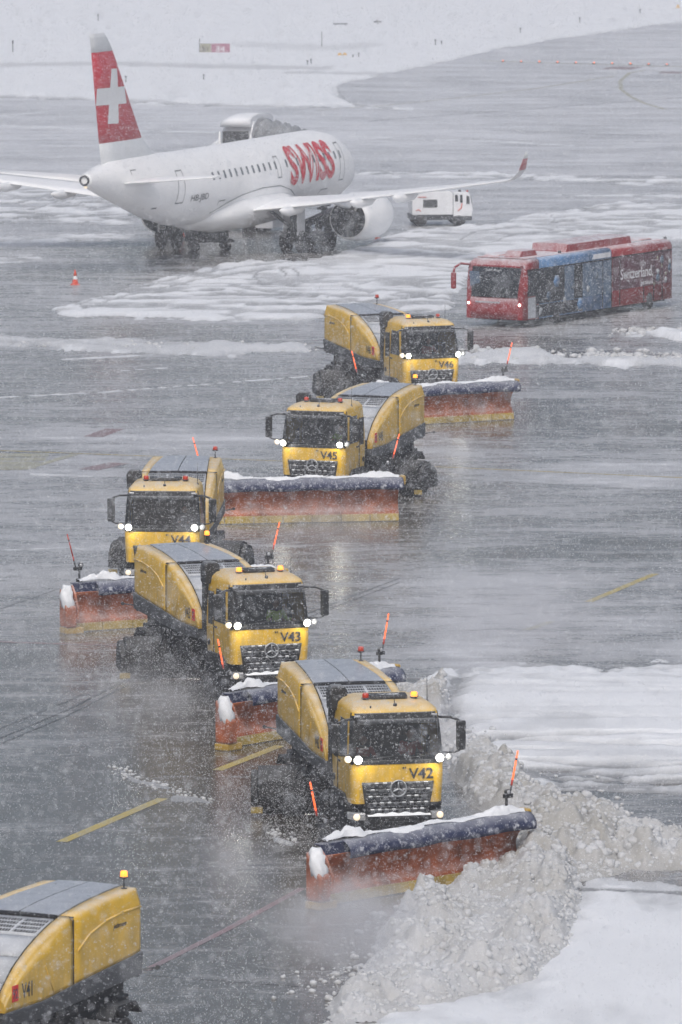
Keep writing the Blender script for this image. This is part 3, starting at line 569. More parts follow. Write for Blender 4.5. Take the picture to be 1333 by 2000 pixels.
    # lower face: corner panels stay yellow, grille between them
    gp = MB(); gp.grid(lambda u, v: F(u * float(np.interp(v, [1.0, 1.85], [.78, .92])), max(v, 1.2), .015 if v > 1.2 else .015) if v > 1.2 else (u * float(np.interp(v, [1.0, 1.85], [.78, .92])), .02, v), list(np.linspace(-1, 1, 12)), [1.02, 1.2, 1.5, 1.86])
    gpo = gp.build('grille_panel', 'dark', root, solid=.03)
    for k in range(5):
        z = 1.78 - k * .165; hw = float(np.interp(z, [1.0, 1.85], [.70, .85]))
        m = MB(); m.box((0, -.035, z + .045), (2 * hw, .05, .03)); m.box((0, -.03, z - .045), (2 * hw, .04, .02))
        nb = 8
        for j in range(nb):
            xc = -hw + (j + .5 + (.0 if k % 2 else .0)) * 2 * hw / nb
            m.box((xc + (.06 if k % 2 else -.02), -.045, z), (2 * hw / nb * .62, .05, .075))
        m.build('grille_slat', 'skirt', gpo, bevel=.012, seg=1)
        m = MB()
        for j in range(nb):
            xc = -hw + (j + .5) * 2 * hw / nb + (.06 if k % 2 else -.02)
            if (j * 7 + k * 3) % 5: m.box((xc, -.052, z + .062), (2 * hw / nb * .5, .045, .014 + .010 * ((j + k) % 3)))
        tag(m.build('grille_snow', 'snow', gpo, bevel=.01, seg=1), kind='stuff')
    m = MB(); c = Vector((0, -.085, 1.70)); nT = 24
    rings = [[c + Vector(((.20 + .022 * math.cos(b)) * math.cos(a), .022 * math.sin(b), (.20 + .022 * math.cos(b)) * math.sin(a))) for b in [2 * math.pi * q / 6 for q in range(6)]] for a in [2 * math.pi * t / nT for t in range(nT + 1)]]
    m.rings(rings, True, False)
    for a in (90, 210, 330):
        d = Vector((math.cos(R(a)), 0, math.sin(R(a)))); m.tube(c, c + d * .20, .032, .008, 6)
    m.build('emblem', 'chrome', root)
    m = MB(); m.lathe((0, -.06, 1.70), (0, -1, 0), [(0, .21), (.01, .2)], 24); m.build('emblem_plate', 'mesh', root)
    # bumper
    m = MB(); m.prism([(-1.24, .50), (-1.05, -.06), (-.6, -.14), (.6, -.14), (1.05, -.06), (1.24, .50), (1.24, .8), (-1.24, .8)], 'z', .52, 1.0); bo = m.build('bumper', 'chassis', root, bevel=.05)
    m = MB(); m.prism([(-.62, -.02), (-.5, -.20), (.5, -.20), (.62, -.02)], 'z', .55, 1.03); m.build('bumper_centre', 'dark', bo, bevel=.04)
    for k in range(3): m = MB(); m.box((0, -.215, .66 + .11 * k), (.86, .03, .04)); m.build('bumper_slat', 'mesh', bo, bevel=.01)
    m = MB(); xs_ = np.linspace(-.80, .80, 26); m.grid(lambda u, v: (u, -.22 + v * .20, 1.035 + (.05 + .04 * math.sin(u * 9) ** 2) * math.sin(math.pi * v) * (1 - (u / .85) ** 2 * .6)), list(xs_), [0, .25, .5, .75, 1.0]); m.build('bumper_snow', 'snow', bo)
    for s in (-1, 1):
        m = MB(); m.prism([(s * .84, -.11), (s * 1.10, -.06), (s * 1.22, .22), (s * 1.22, .35), (s * .84, .1)], 'z', .92, 1.10); h = m.build('headlight', 'lamp_glass', root, bevel=.02)
        m = MB(); m.lathe((s * 1.06, -.075, 1.01), (s * .2, -1, 0), [(0, .085), (.03, .085), (.045, .05), (.05, .01)], 14); m.build('headlight_bulb', 'lamp_soft', h)
        m = MB(); m.prism([(.55, .30), (2.3, .30), (2.3, 1.35), (2.15, 1.45), (1.95, 1.5), (.75, 1.5), (.5, 1.30)], 'x', s * 1.245, s * 1.0); m.build('wheel_arch', 'chassis', root, bevel=.04)
        for k in range(3): m = MB(); m.box((s * 1.2, 2.45, .5 + .33 * k), (.25, .3, .05)); m.build('cab_step', 'chassis', root)
    # roof: beacons, number plate, snorkel, aerials
    for s, lit in ((-1, False), (1, True)):
        m = MB(); m.lathe((s * .62 + .03, 1.05, 3.79), (0, 0, 1), [(0, .07), (.03, .075), (.035, .11), (.05, .11)], 14); bo_ = m.build('beacon_base', 'dark', root)
        m = MB(); m.lathe((s * .62 + .03, 1.05, 3.84), (0, 0, 1), [(0, .085), (.09, .08), (.115, .065), (.125, .02)], 14); m.build('beacon', 'amber_lit' if lit else 'red_lens', bo_)
    m = MB(); m.prism([(-.46, .95), (.46, .95), (.52, 1.45), (-.52, 1.45)], 'z', 3.80, 3.90); rp = m.build('roof_plate', 'mesh', root, bevel=.03)
    m = MB(); m.tube((1.02, 1.2, 3.66), (1.02, 1.22, 4.35), .012, .006, 6); m.tube((1.02, 1.2, 3.62), (1.02, 1.2, 3.72), .035, n=8); m.build('aerial', 'dark', root)
    m = MB(); m.lathe((0.04, .50, 3.70), (0, -.5, 1), [(0, .05), (.05, .045), (.07, .015)], 10); m.tube((.04, .55, 3.72), (.04, .60, 3.92), .01, n=5); m.build('roof_camera', 'dark', root)
    m = MB(); m.lathe((-.60, .42, 3.64), (0, 0, 1), [(0, .02), (.08, .02)], 8); m.build('washer_nozzle', 'dark', root)
    m = MB(); m.prism([(-1.30, 3.40), (-.86, 3.40), (-.84, 3.88), (-.92, 4.02), (-1.22, 4.02), (-1.32, 3.90)], 'y', 1.98, 2.42); m.box((-1.08, 2.35, 2.6), (.34, .26, 1.7)); m.build('air_intake', 'dark', root, bevel=.06, seg=3)
    # chassis
    m = MB(); m.box((-.42, 4.7, .98), (.14, 8.6, .26)); m.box((.42, 4.7, .98), (.14, 8.6, .26)); m.box((0, 5.7, 1.45), (1.7, 6.2, .75)); m.box((0, 1.2, 1.0), (1.6, 1.9, .5))
    m.box((0, 8.5, 1.2), (2.0, .5, .5)); m.build('chassis', 'chassis', root, bevel=.03)
    for s in (-1, 1):
        m = MB(); m.lathe((s * 1.0, 2.7, .85), (0, 1, 0), [(0, .28), (.03, .33), (.75, .33), (.78, .28)], 16); m.build('tank', 'chassis', root)
        m = MB(); m.box((s * 1.02, 4.15, 1.45), (.42, 1.0, .8)); m.build('tool_box', 'chassis', root, bevel=.04)
        m = MB(); m.box((s * .98, 6.2, 1.72), (.36, 1.4, .55)); m.build('hydraulic_box', 'chassis', root, bevel=.05)
        m = MB(); m.path([(s * 1.15, 5.0, 1.9), (s * 1.28, 5.3, 1.2), (s * 1.1, 5.8, .8)], .04, 6); m.path([(s * 1.1, 5.9, 1.8), (s * 1.25, 6.3, 1.1), (s * 1.2, 6.8, .9)], .03, 6); m.build('hydraulic_hose', 'rubber', root)
        m = MB(); m.prism([(7.5, 1.10), (7.75, 1.35), (8.55, 1.35), (8.85, 1.10), (8.85, 1.04), (8.55, 1.28), (7.75, 1.28), (7.5, 1.04)], 'x', s * 1.25, s * .75); m.build('mudguard', 'chassis', root)
    for (y, wd) in ((1.42, .36), (8.15, .56)):
        for s in (-1, 1):
            m = MB(); x0 = s * (1.22 - wd); x1 = s * 1.22
            m.lathe((min(x0, x1), y, .52), (1, 0, 0), [(0, .30), (.01, .46), (.04, .51), (wd / 2, .52), (wd - .04, .51), (wd - .01, .46), (wd, .30)], 28)
            for k in range(28):
                a = 2 * math.pi * k / 28; m.box(((x0 + x1) / 2, y + .518 * math.cos(a), .52 + .518 * math.sin(a)), (wd * .84, .045, .02), rx=a + math.pi / 2)
            wo = m.build('wheel', 'rubber', root)
            m = MB(); m.lathe((s * 1.20, y, .52), (s, 0, 0), [(-.02, .30), (.03, .29), (-.03, .24), (-.05, .12), (.02, .10), (.03, .02)], 20); m.build('rim', 'steel', wo)
    # broom unit slung across behind the cab
    bx_ = MB(); bx_.lathe((-2.05, 0, .46), (1, 0, 0), [(0, .02), (.01, .40), (.06, .44), (4.04, .44), (4.09, .40), (4.1, .02)], 20)
    bo = bx_.build('broom', 'rubber', root, loc=(0, 6.75, 0)); bo.rotation_euler = (0, 0, R(-12))
    hood = [(-.66, .34), (-.70, .62), (-.60, .95), (-.36, 1.20), (0, 1.28), (.36, 1.20), (.60, .95), (.70, .62), (.66, .34)]
    m = MB(); m.prism(hood, 'x', -2.12, 2.12); m.build('broom_hood', 'chassis', bo, bevel=.03)
    for s in (-1, 1):
        m = MB(); m.prism([(a * .93, .30 + (b - .34) * .93) for a, b in hood], 'x', s * 2.125, s * 2.30); m.build('broom_end_plate', 'chassis', bo, bevel=.05)
        m = MB(); m.box((s * 2.15, -.55, .20), (.3, .05, .16)); m.build('splash_strip', 'plow_yellow', bo)
    # container body
    N = [2.77, 2.95, 3.2, 3.5, 3.8, 4.1, 4.4, 4.7, 5.0, 5.3, 5.6, 5.75]; N2 = [5.78, 6.2, 6.8, 7.4, 8.0, 8.5, 8.80, 8.87]
    for s in (-1, 1):
        for nm, ys in (('front_side_panel', N), ('rear_side_panel', N2)):
            rr = []
            for y in ys:
                t = zt(y); b = zb(y); xi = xin(y); k = 1.0 if y < 8.8 else .97; cr = .03 * math.exp(-((y - 7.6) / 1.3) ** 2)
                tw = .05 * smooth(5.8, 8.8, y)
                rr.append([(s * x, y, z) for x, z in ((1.05, b), (1.24 * k, b), (1.25 * k, b + .08), (1.25 * k, b + (t - b) * .45), (1.25 * k, b + (t - b) * .70), (1.245 * k, t - .30 * (1 if y > 5 else .4)), (1.235 * k - tw, t - .12), (1.21 * k - tw, t - .04), (1.16 - tw, t + .01), (xi, t + .03), (xi, t - .25 if t - .25 > b else b))])
            m = MB(); m.rings(rr, True, True); m.build(nm, 'yellow', root)
        # crease, seam and handle on the flank
        m = MB(); pts = [(s * 1.252, y, z) for y, z in ((8.8, 3.33), (8.0, 3.33), (7.2, 3.26), (6.5, 3.10), (5.95, 2.82))]; m.path(pts, .028, 6); m.build('flank_crease', 'yellow', root)
        m = MB(); m.box((s * 1.245, 5.765, 2.83), (.022, .035, 1.36)); m.box((s * 1.12, 5.765, 3.555), (.26, .035, .03)); m.build('panel_seam', 'seam', root)
        m = MB(); m.path([(s * 1.255, 4.9, 2.10), (s * 1.255, 4.5, 2.75)], .010, 5); m.build('flank_crease', 'yellow', root)
        # dark skirt under it
        m = MB(); rr = []
        for y in (2.80, 4.5, 5.8, 7.4, 8.9):
            b = zb(y); h = float(np.interp(y, [2.8, 5.8, 8.9], [.30, .42, .50])); rr.append([(s * 1.10, y, b - .01), (s * 1.245, y, b - .01), (s * 1.262, y, b - .06), (s * 1.235, y, b - h), (s * 1.10, y, b - h)])
        m.rings(rr, True, True, False); m.build('skirt', 'skirt', root, bevel=.015)
        m = MB(); m.tube((s * 1.2, 8.9, 1.95), (s * 1.5, 9.05, 2.0), .022, n=6); m.lathe((s * 1.52, 9.05, 2.0), (0, 1, 0), [(-.03, .05), (.03, .05)], 10); m.build('width_lamp', 'steel', root)
    m = MB(); m.box((0, 8.78, 3.0), (2.3, .10, 1.35)); m.box((0, 8.84, 2.3), (2.2, .12, .5)); m.build('rear_wall', 'yellow', root, bevel=.03)
    m = MB(); m.box((0, 8.92, 1.95), (2.3, .08, .35)); rb = m.build('rear_bumper', 'skirt', root, bevel=.03)
    for s in (-1, 1): m = MB(); m.box((s * .95, 8.98, 1.97), (.3, .05, .12)); m.build('tail_lamp', 'red_lens', rb, bevel=.01)
    # roof panels: two flat grey lids, black strip, pale louvred lid, two pale lids down the slope
    for s in (-1, 1):
        m = MB(); m.grid(lambda u, v: (s * (.015 + u * (xin(v) - .035)), v, zt(v) + .035 + .02 * (1 - u)), [0, .5, 1], [5.72, 6.5, 7.3, 8.1, 8.84], smooth=False); m.build('roof_lid', 'grey_roof', root, solid=.03)
    m = MB(); m.box((0, 7.28, 3.66), (.06, 3.1, .05), rx=.045); m.box((0, 5.60, 3.55), (1.84, .16, .09), rx=.15); m.build('roof_strip', 'seam', root, bevel=.01)
    def lid(name, y0, y1, mt, inset=.03, dz=.03):
        m = MB(); m.grid(lambda u, v: (u * (xin(v) - inset), v, zt(v) + dz), [-1, -.5, 0, .5, 1], list(np.linspace(y0, y1, 5))); return m.build(name, mt, root, solid=.03)
    lv = lid('louvre_lid', 4.62, 5.50, 'pale_panel')
    for bx0 in (-.62, 0, .62):
        for k in range(4):
            y = 4.74 + k * .17
            m = MB(); m.box((bx0, y + .05, zt(y + .05) + .049), (.54, .10, .012), rx=math.atan(.30)); so = m.build('louvre', 'mesh', lv)
    m = MB()
    for bx0 in (-.62, 0, .62):
        for k in range(4):
            y = 4.79 + k * .17
            for q in range(8): m.box((bx0 - .24 + q * .068, y, zt(y) + .058), (.012, .11, .012), rx=math.atan(.3))
    tag(m.build('louvre_bars', 'pale_panel', lv), kind='stuff')
    lid('sloping_lid', 3.82, 4.60, 'pale_panel'); lid('sloping_lid', 3.10, 3.80, 'pale_panel'); lid('sloping_lid', 2.80, 3.08, 'pale_panel')
    m = MB(); m.box((0, 4.6, zt(4.6) + .02), (1.9, .03, .04)); m.box((0, 3.81, zt(3.81) + .02), (1.95, .03, .04)); m.box((-.3, 3.82, zt(3.82) + .05), (.05, .05, .12)); m.build('lid_joint', 'seam', root)
    m = MB(); m.rings([[(x, y, z) for x, z in ((-1.0, zb(y)), (1.0, zb(y)), (.9, zt(y) - .03), (-.9, zt(y) - .03))] for y in (2.85, 3.44, 4.56, 5.75, 8.7)], True, True, False); m.build('body_core', 'seam', root)
    m = MB(); m.tube((.95, 8.62, 3.70), (.95, 8.62, 3.95), .018, n=6); m.lathe((.95, 8.62, 3.72), (0, 0, 1), [(0, .07), (.02, .05)], 10); m.lathe((.95, 8.62, 3.93), (0, 0, 1), [(0, .03), (.03, .10), (.05, .10)], 14); rb = m.build('rear_beacon_post', 'dark', root)
    m = MB(); m.lathe((.95, 8.62, 3.98), (0, 0, 1), [(0, .08), (.09, .075), (.115, .06), (.125, .02)], 14); m.build('rear_beacon', 'amber', rb)
    for s in (-1, 1):
        t = textmesh('side_script', 'jetbroom', .15, 'number', root, (s * 1.262, 8.15 if s < 0 else 7.55, 3.04), (R(90), 0, s * R(90)), .003, shear=.3, align='LEFT')
    return root

def make_plow():
    """blade about its own centre, 7.1 m long; front faces -y"""
    HL = 3.55
    def prof(t):  # hollow face: both lips forward
        return (.30 * (1 - (2 * t - 1) ** 2) - .12 - .10 * t, .24 + 1.0 * t)
    m = MB(); us = list(np.linspace(-HL, HL, 13)); ts = list(np.linspace(0, 1, 9))
    m.grid(lambda u, t: (u, prof(t)[0], prof(t)[1]), us, ts); po = m.build('plough', 'orange', None, solid=.05)
    for k in range(7):
        x0 = -HL + k * 1.014
        m = MB(); m.box((x0 + .507, -.13, .14), (.99, .07, .25), rx=-.12); m.build('cutting_edge', 'plow_yellow', po, bevel=.012)
    m = MB(); m.grid(lambda u, v: (u, -.16 - .30 * math.sin(v * 1.9) + .02 * math.sin(u * 5), 1.54 - .40 * v ** 1.5 + .015 * math.sin(u * 3.1)), list(np.linspace(-HL + .75, HL + .12, 60)), [0, .2, .4, .6, .8, 1.0]); m.build('top_flap', 'blue', po, solid=.03)
    m = MB(); m.box((0, -.19, 1.36), (2 * HL, .06, .32)); m.box((0, -.10, 1.50), (2 * HL, .25, .04)); m.build('top_beam', 'blue', po, bevel=.015)
    for x in (-3.2, -2.2, -1.1, 0, 1.1, 2.2, 3.2):
        m = MB(); m.prism([(.16, .22), (.42, .4), (.45, 1.0), (.05, 1.4), (-.1, 1.4), (.14, 1.1), (.2, .7)], 'x', x - .03, x + .03); m.build('rib', 'orange', po)
    m = MB(); m.tube((-3.3, .34, .75), (3.3, .34, .75), .09, n=10); m.build('back_tube', 'orange', po)
    m = MB(); m.box((0, .75, .75), (1.1, .5, .6)); m.path([(-.5, .9, .7), (-.35, 3.0, .8)], .08, 8); m.path([(.5, .9, .7), (.35, 3.0, .8)], .08, 8); m.tube((0, .9, 1.1), (0, 2.6, 1.0), .06, n=8); m.build('push_frame', 'chassis', po, bevel=.02)
    # left end: cheek plate turned forward
    m = MB(); m.prism([(.10, .20), (-.35, .20), (-.62, .45), (-.66, .78), (-.42, 1.22), (-.20, 1.46), (.05, 1.40), (.22, .9)], 'x', -HL - .05, -HL + .02); m.build('end_cheek', 'orange', po, bevel=.015)
    m = MB(); m.prism([(-.62, .20), (-.10, .20), (-.10, 1.40), (-.30, 1.20), (-.62, .80)], 'x', -HL - .42, -HL - .05); m.build('end_box', 'orange', po, bevel=.06, seg=3)
    m = MB(); m.box((-HL - .1, -.32, .10), (.62, .5, .2)); m.build('end_skid', 'plow_cap', po, bevel=.04)
    m = MB(); m.prism([(HL - .9, 1.44), (HL + .05, 1.44), (HL + .05, 1.52), (HL - .15, 1.62), (HL - .5, 1.62)], 'y', -.12, .18); m.build('end_guard', 'orange', po, bevel=.03)
    m = MB(); m.box((HL + .14, -.05, 1.42), (.18, .34, .34)); m.build('end_cap', 'plow_cap', po, bevel=.06, seg=3)
    for s in (-1, 1):
        x = s * (HL - .35)
        m = MB(); m.tube((x, .1, 1.5), (x, .1, 1.95), .035, n=8); m.box((x, .1, 1.56), (.16, .14, .1)); m.box((x + s * .05, .1, 1.92), (.26, .10, .10)); m.lathe((x - s * .02, 0.05, 2.03), (0, -1, 0), [(-.06, .06), (.04, .08)], 12); m.tube((x + s * .10, .1, 1.88), (x + s * .18, .1, 2.18), .022, n=6); m.build('lamp_post', 'dark', po)
        m = MB(); m.lathe((x - s * .02, 0.01, 2.03), (0, -1, 0), [(0, .06), (.02, .05), (.025, .01)], 12); m.build('post_lamp', 'lamp_glass', po)
        m = MB(); m.tube((x + s * .18, .1, 2.18), (x + s * .40, .1, 3.0), .024, .020, 8); m.build('marker_whip', 'whip', po)
        m = MB(); m.tube((x + s * .338, .1, 2.77), (x + s * .352, .1, 2.82), .026, n=8); m.build('whip_band', 'dark', po)
        m = MB(); m.tube((x + s * .175, .1, 2.16), (x + s * .21, .1, 2.30), .027, n=8); m.build('whip_foot', 'whip_dim', po)
    # snow riding on the top of the blade
    from mathutils import noise
    m = MB()
    def top(u, v):
        n1 = noise.noise(Vector((u * 1.1, 1, 0))); n2 = noise.noise(Vector((u * 3.6, v * 2, 3))); n3 = noise.noise(Vector((u * 11, v * 6, 5)))
        w = .30 + .55 * min(1, max(0, .4 + 1.8 * noise.noise(Vector((u * .9, 9, 2)))))          # how far forward the snow reaches
        amt = .03 + .06 * max(0, n1 + .3) + .20 * math.exp(-((u + 2.5) / .5) ** 2) + .14 * math.exp(-((u - 2.8) / .45) ** 2)
        vv = 1 - (1 - v) * w
        y = -.50 + .62 * vv + .05 * n2 * (1 - v); zf = 1.54 - .40 * max(0, min(1, (.55 - vv) / .5)) ** 1.6
        return (u + .03 * n3, y, zf + .012 + amt * (1 + .7 * n2 + .35 * n3) * math.sin(math.pi * min(1, .04 + .96 * v)) )
    m.grid(top, list(np.linspace(-HL + .25, HL, 150)), list(np.linspace(0, 1, 14))); m.build('snow_load', 'snow', po)
    m = MB()
    rr = []
    for a in range(13):
        th = math.pi * a / 12; ring = []
        for b in range(20):
            ph = 2 * math.pi * b / 20; d = Vector((math.sin(th) * math.cos(ph), math.sin(th) * math.sin(ph), math.cos(th))); k = 1 + .35 * noise.noise(d * 1.8) + .22 * noise.noise(d * 5)
            ring.append((-HL - .26 + .21 * k * d.x, -.38 + .20 * k * d.y, 1.10 + .36 * k * d.z + .22 * d.y))
        rr.append(ring)
    m.rings(rr, True, False); m.build('snow_cake', 'snow', po)
    return po

truck0 = make_truck(); plow0 = make_plow(); plow0.parent = truck0
# (number, x, y, heading, plough centre x, y, plough turn, label)
TRUCKS = [
 ('V42', 1.41, 182.83, 12.2, -.62, -5.05, 33, 'yellow snow clearing truck nearest the camera facing it, number V42 on its nose', 2),
 ('V43', -1.99, 208.63, 19.3, -.60, -4.9, 30, 'yellow snow clearing truck numbered V43, second nearest, driver in hi-vis behind the screen', 3),
 ('V44', -5.63, 232.1, -3.9, .88, -5.0, 30, 'yellow snow clearing truck numbered V44 seen head-on behind the V43 truck', 3),
 ('V45', -.98, 257.02, -18.5, .35, -2.75, 28, 'yellow snow clearing truck numbered V45 turned to the left, plough beside the V44 truck', 3),
 ('V46', 3.56, 289.98, 20.4, -.85, -2.4, 9, 'farthest yellow snow clearing truck, numbered V46, just in front of the red bus', 3),
 ('V41', -9.22, 148.24, -25.9, .3, -4.5, 30, 'yellow truck body marked V41 cut off at the lower left corner, only its rear showing', 3)]
trucks = []
NUMP = {}
for i, (num, x, y, hd, px, py, pa, lab, _) in enumerate(TRUCKS):
    t = truck0 if i == 0 else copy_tree(truck0)
    t.location = (x, y, 0); t.rotation_euler = (0, 0, R(hd)); tag(t, lab, 'snow plough', 'snow clearing trucks in echelon on the apron')
    p = [c for c in kids(t) if c.name.startswith('plough')][0]; p.location = (px, py, 0); p.rotation_euler = (0, 0, R(pa)); trucks.append(t)
for i, (t, row) in enumerate(zip(trucks, TRUCKS)):
    num = row[0]
    if num != 'V41':
        textmesh('fleet_number', num, .37, 'number', t, (.60, -.016, 1.93), (R(90), 0, 0), .004, sx=1.05, offset=.006)
        m = MB(); m.box((.14, -.015, 2.20), (.035, .01, .05)); m.box((.19, -.015, 2.205), (.03, .01, .045)); m.build('number_mark', 'number', t)
        textmesh('roof_number', num, .22, 'numwhite', t, (.02, 1.06, 3.903), (R(0), 0, 0), .004, sx=1.5, offset=.006)
    for s in (-1, 1):
        textmesh('side_number', num, .44, 'number', t, (s * 1.256, 3.75 if s > 0 else 3.72, 2.22), (R(90), 0, s * R(90)), .003, sx=.72, offset=.004)
        m = MB(); m.box((s * 1.256, 3.20, 2.37), (.006, .27, .34)); q = m.build('red_sticker', 'red_mark', t)
        textmesh('sticker_number', '92', .30, 'number', t, (s * 1.262, 3.20, 2.26), (R(90), 0, s * R(90)), .002, sx=.75)
    if num in ('V43', 'V42'):
        for o in [c for c in kids(t) if c.name.startswith('rear_beacon_post')]:
            for q in kids(o):
                q.data = q.data.copy() if num == 'V43' else q.data
    # which beacons are lit
    lit = {'V42': (0, 1), 'V43': (1, 1), 'V44': (0, 0), 'V45': (0, 0), 'V46': (1, 0), 'V41': (0, 0)}[num]; bs = []
    for o in kids(t):
        if o.name.startswith('beacon_base'): bs += kids(o)
        if o.name.startswith('rear_beacon_post'):
            for q in kids(o):
                q.data = q.data.copy(); q.data.materials[0] = M['amber_lit'] if num in ('V43', 'V45', 'V41') else M['red_lens']
    bs.sort(key=lambda o: sum(v.co.x for v in o.data.vertices))
    for o, L in zip(bs, lit): o.data = o.data.copy(); o.data.materials[0] = M['amber_lit'] if L else M['red_lens']
    if num == 'V44':   # its left whip is unlit
        for w in kids([c for c in kids(t) if c.name.startswith('plough')][0]):
            if w.name.startswith('marker_whip') and sum(v.co.x for v in w.data.vertices) < 0: w.data = w.data.copy(); w.data.materials[0] = M['whip_dim']

# ------------------------------------------------------------------ people seated in the cabs
def person(label, host, x, y, z, jacket, skinny=1.0, arms=((-.12, -.52, .38), (.16, -.50, .36)), group='drivers behind the windscreens'):
    """seated figure, hips at local x,y,z of the host vehicle, facing the vehicle's front (-y)"""
    def skinmesh(name, V_, E_, Rr, mt, parent):
        me = bpy.data.meshes.new(name); me.from_pydata(V_, E_, []); o = bpy.data.objects.new(name, me); COL.objects.link(o)
        sk = o.modifiers.new('skin', 'SKIN'); sk.use_smooth_shade = True
        for i, r in enumerate(Rr): me.skin_vertices[0].data[i].radius = (r, r * .85)
        me.skin_vertices[0].data[0].use_root = True
        sb = o.modifiers.new('sub', 'SUBSURF'); sb.levels = 1; sb.render_levels = 1
        bpy.context.view_layer.update()
        m2 = bpy.data.meshes.new_from_object(o.evaluated_get(bpy.context.evaluated_depsgraph_get())); bpy.data.objects.remove(o)
        m2.materials.clear(); m2.materials.append(M[mt]); m2.name = name; o = bpy.data.objects.new(name, m2); COL.objects.link(o); o.parent = parent; return o
    (aL, aR) = arms
    V_ = [(0, 0, .05), (0, .03, .28), (0, .03, .46), (0, .01, .56), (-.20, .02, .48), (-.28, -.12, .24), aL, (.20, .02, .48), (.28, -.12, .24), aR, (-.10, -.05, .03), (-.13, -.44, .08), (-.13, -.50, -.30), (.10, -.05, .03), (.13, -.44, .08), (.13, -.50, -.30)]
    E_ = [(0, 1), (1, 2), (2, 3), (2, 4), (4, 5), (5, 6), (2, 7), (7, 8), (8, 9), (0, 10), (10, 11), (11, 12), (0, 13), (13, 14), (14, 15)]
    X, Y, hd = host.location.x, host.location.y, host.rotation_euler.z
    wx = X + math.cos(hd) * x - math.sin(hd) * y; wy = Y + math.sin(hd) * x + math.cos(hd) * y
    r = empty('person', (wx, wy, z), hd); tag(r, label, 'person', group)
    skinmesh('body', V_, E_, [.15, .165, .15, .06, .075, .055, .035, .075, .055, .035, .10, .08, .05, .10, .08, .05], 'trousers', r)
    skinmesh('jacket', [V_[i] for i in (0, 1, 2, 4, 5, 6, 7, 8, 9)], [(0, 1), (1, 2), (2, 3), (3, 4), (4, 5), (2, 6), (6, 7), (7, 8)], [.17, .185, .165, .09, .07, .05, .09, .07, .05], jacket, r)
    m = MB(); rr = []
    for t in range(9):
        a = math.pi * t / 8; rr.append([(.085 * math.sin(a) * math.cos(b) + 0, .01 - .10 * math.sin(a) * math.sin(b) * 1.0, .70 - .125 * math.cos(a)) for b in [2 * math.pi * q / 12 for q in range(12)]])
    m.rings(rr, True, False); m.tube((0, -.085, .70), (0, -.125, .685), .018, .012, 6); m.tube((-.085, 0, .70), (-.1, 0, .70), .025, n=6); m.tube((.085, 0, .70), (.1, 0, .70), .025, n=6); h = m.build('head', 'skin', r)
    m = MB(); m.rings([[(.095 * math.sin(a) * math.cos(b), .03 - .10 * math.sin(a) * math.sin(b), .715 + .125 * math.cos(a)) for b in [2 * math.pi * q / 12 for q in range(12)]] for a in [math.pi * t / 12 for t in range(7)]], True, False); m.build('hair', 'hair', h)
    for s, a in ((-1, aL), (1, aR)):
        m = MB(); ax, ay, az = a; m.box((ax, ay - .05, az), (.075, .09, .035))
        for k in range(4): m.tube((ax - .03 + .02 * k, ay - .09, az + .005), (ax - .03 + .02 * k, ay - .15 + .01 * abs(k - 1), az - .03), .009, n=5)
        m.tube((ax - s * .04, ay - .04, az), (ax - s * .06, ay - .10, az + .01), .010, n=5); m.build('hand', 'skin', r)
    return r
person('person in red behind the right of the V42 windscreen', trucks[0], .60, 1.30, 2.16, 'redjacket')
person('person in orange-red behind the left of the V42 windscreen, leaning low', trucks[0], -.60, 1.25, 2.05, 'redjacket')
person('person in bright yellow-green vest behind the V43 windscreen, arms spread', trucks[1], .55, 1.15, 2.16, 'hivis', arms=((-.34, -.40, .34), (.34, -.42, .30)))
person('person in dark clothing at the wheel of the V44 truck', trucks[2], .60, 1.30, 2.16, 'trousers')
person('person in greenish jacket at the wheel of the V45 truck', trucks[3], .60, 1.30, 2.16, 'hivis')
person('person in reddish jacket at the wheel of the farthest truck V46', trucks[4], .35, 1.30, 2.16, 'redjacket')

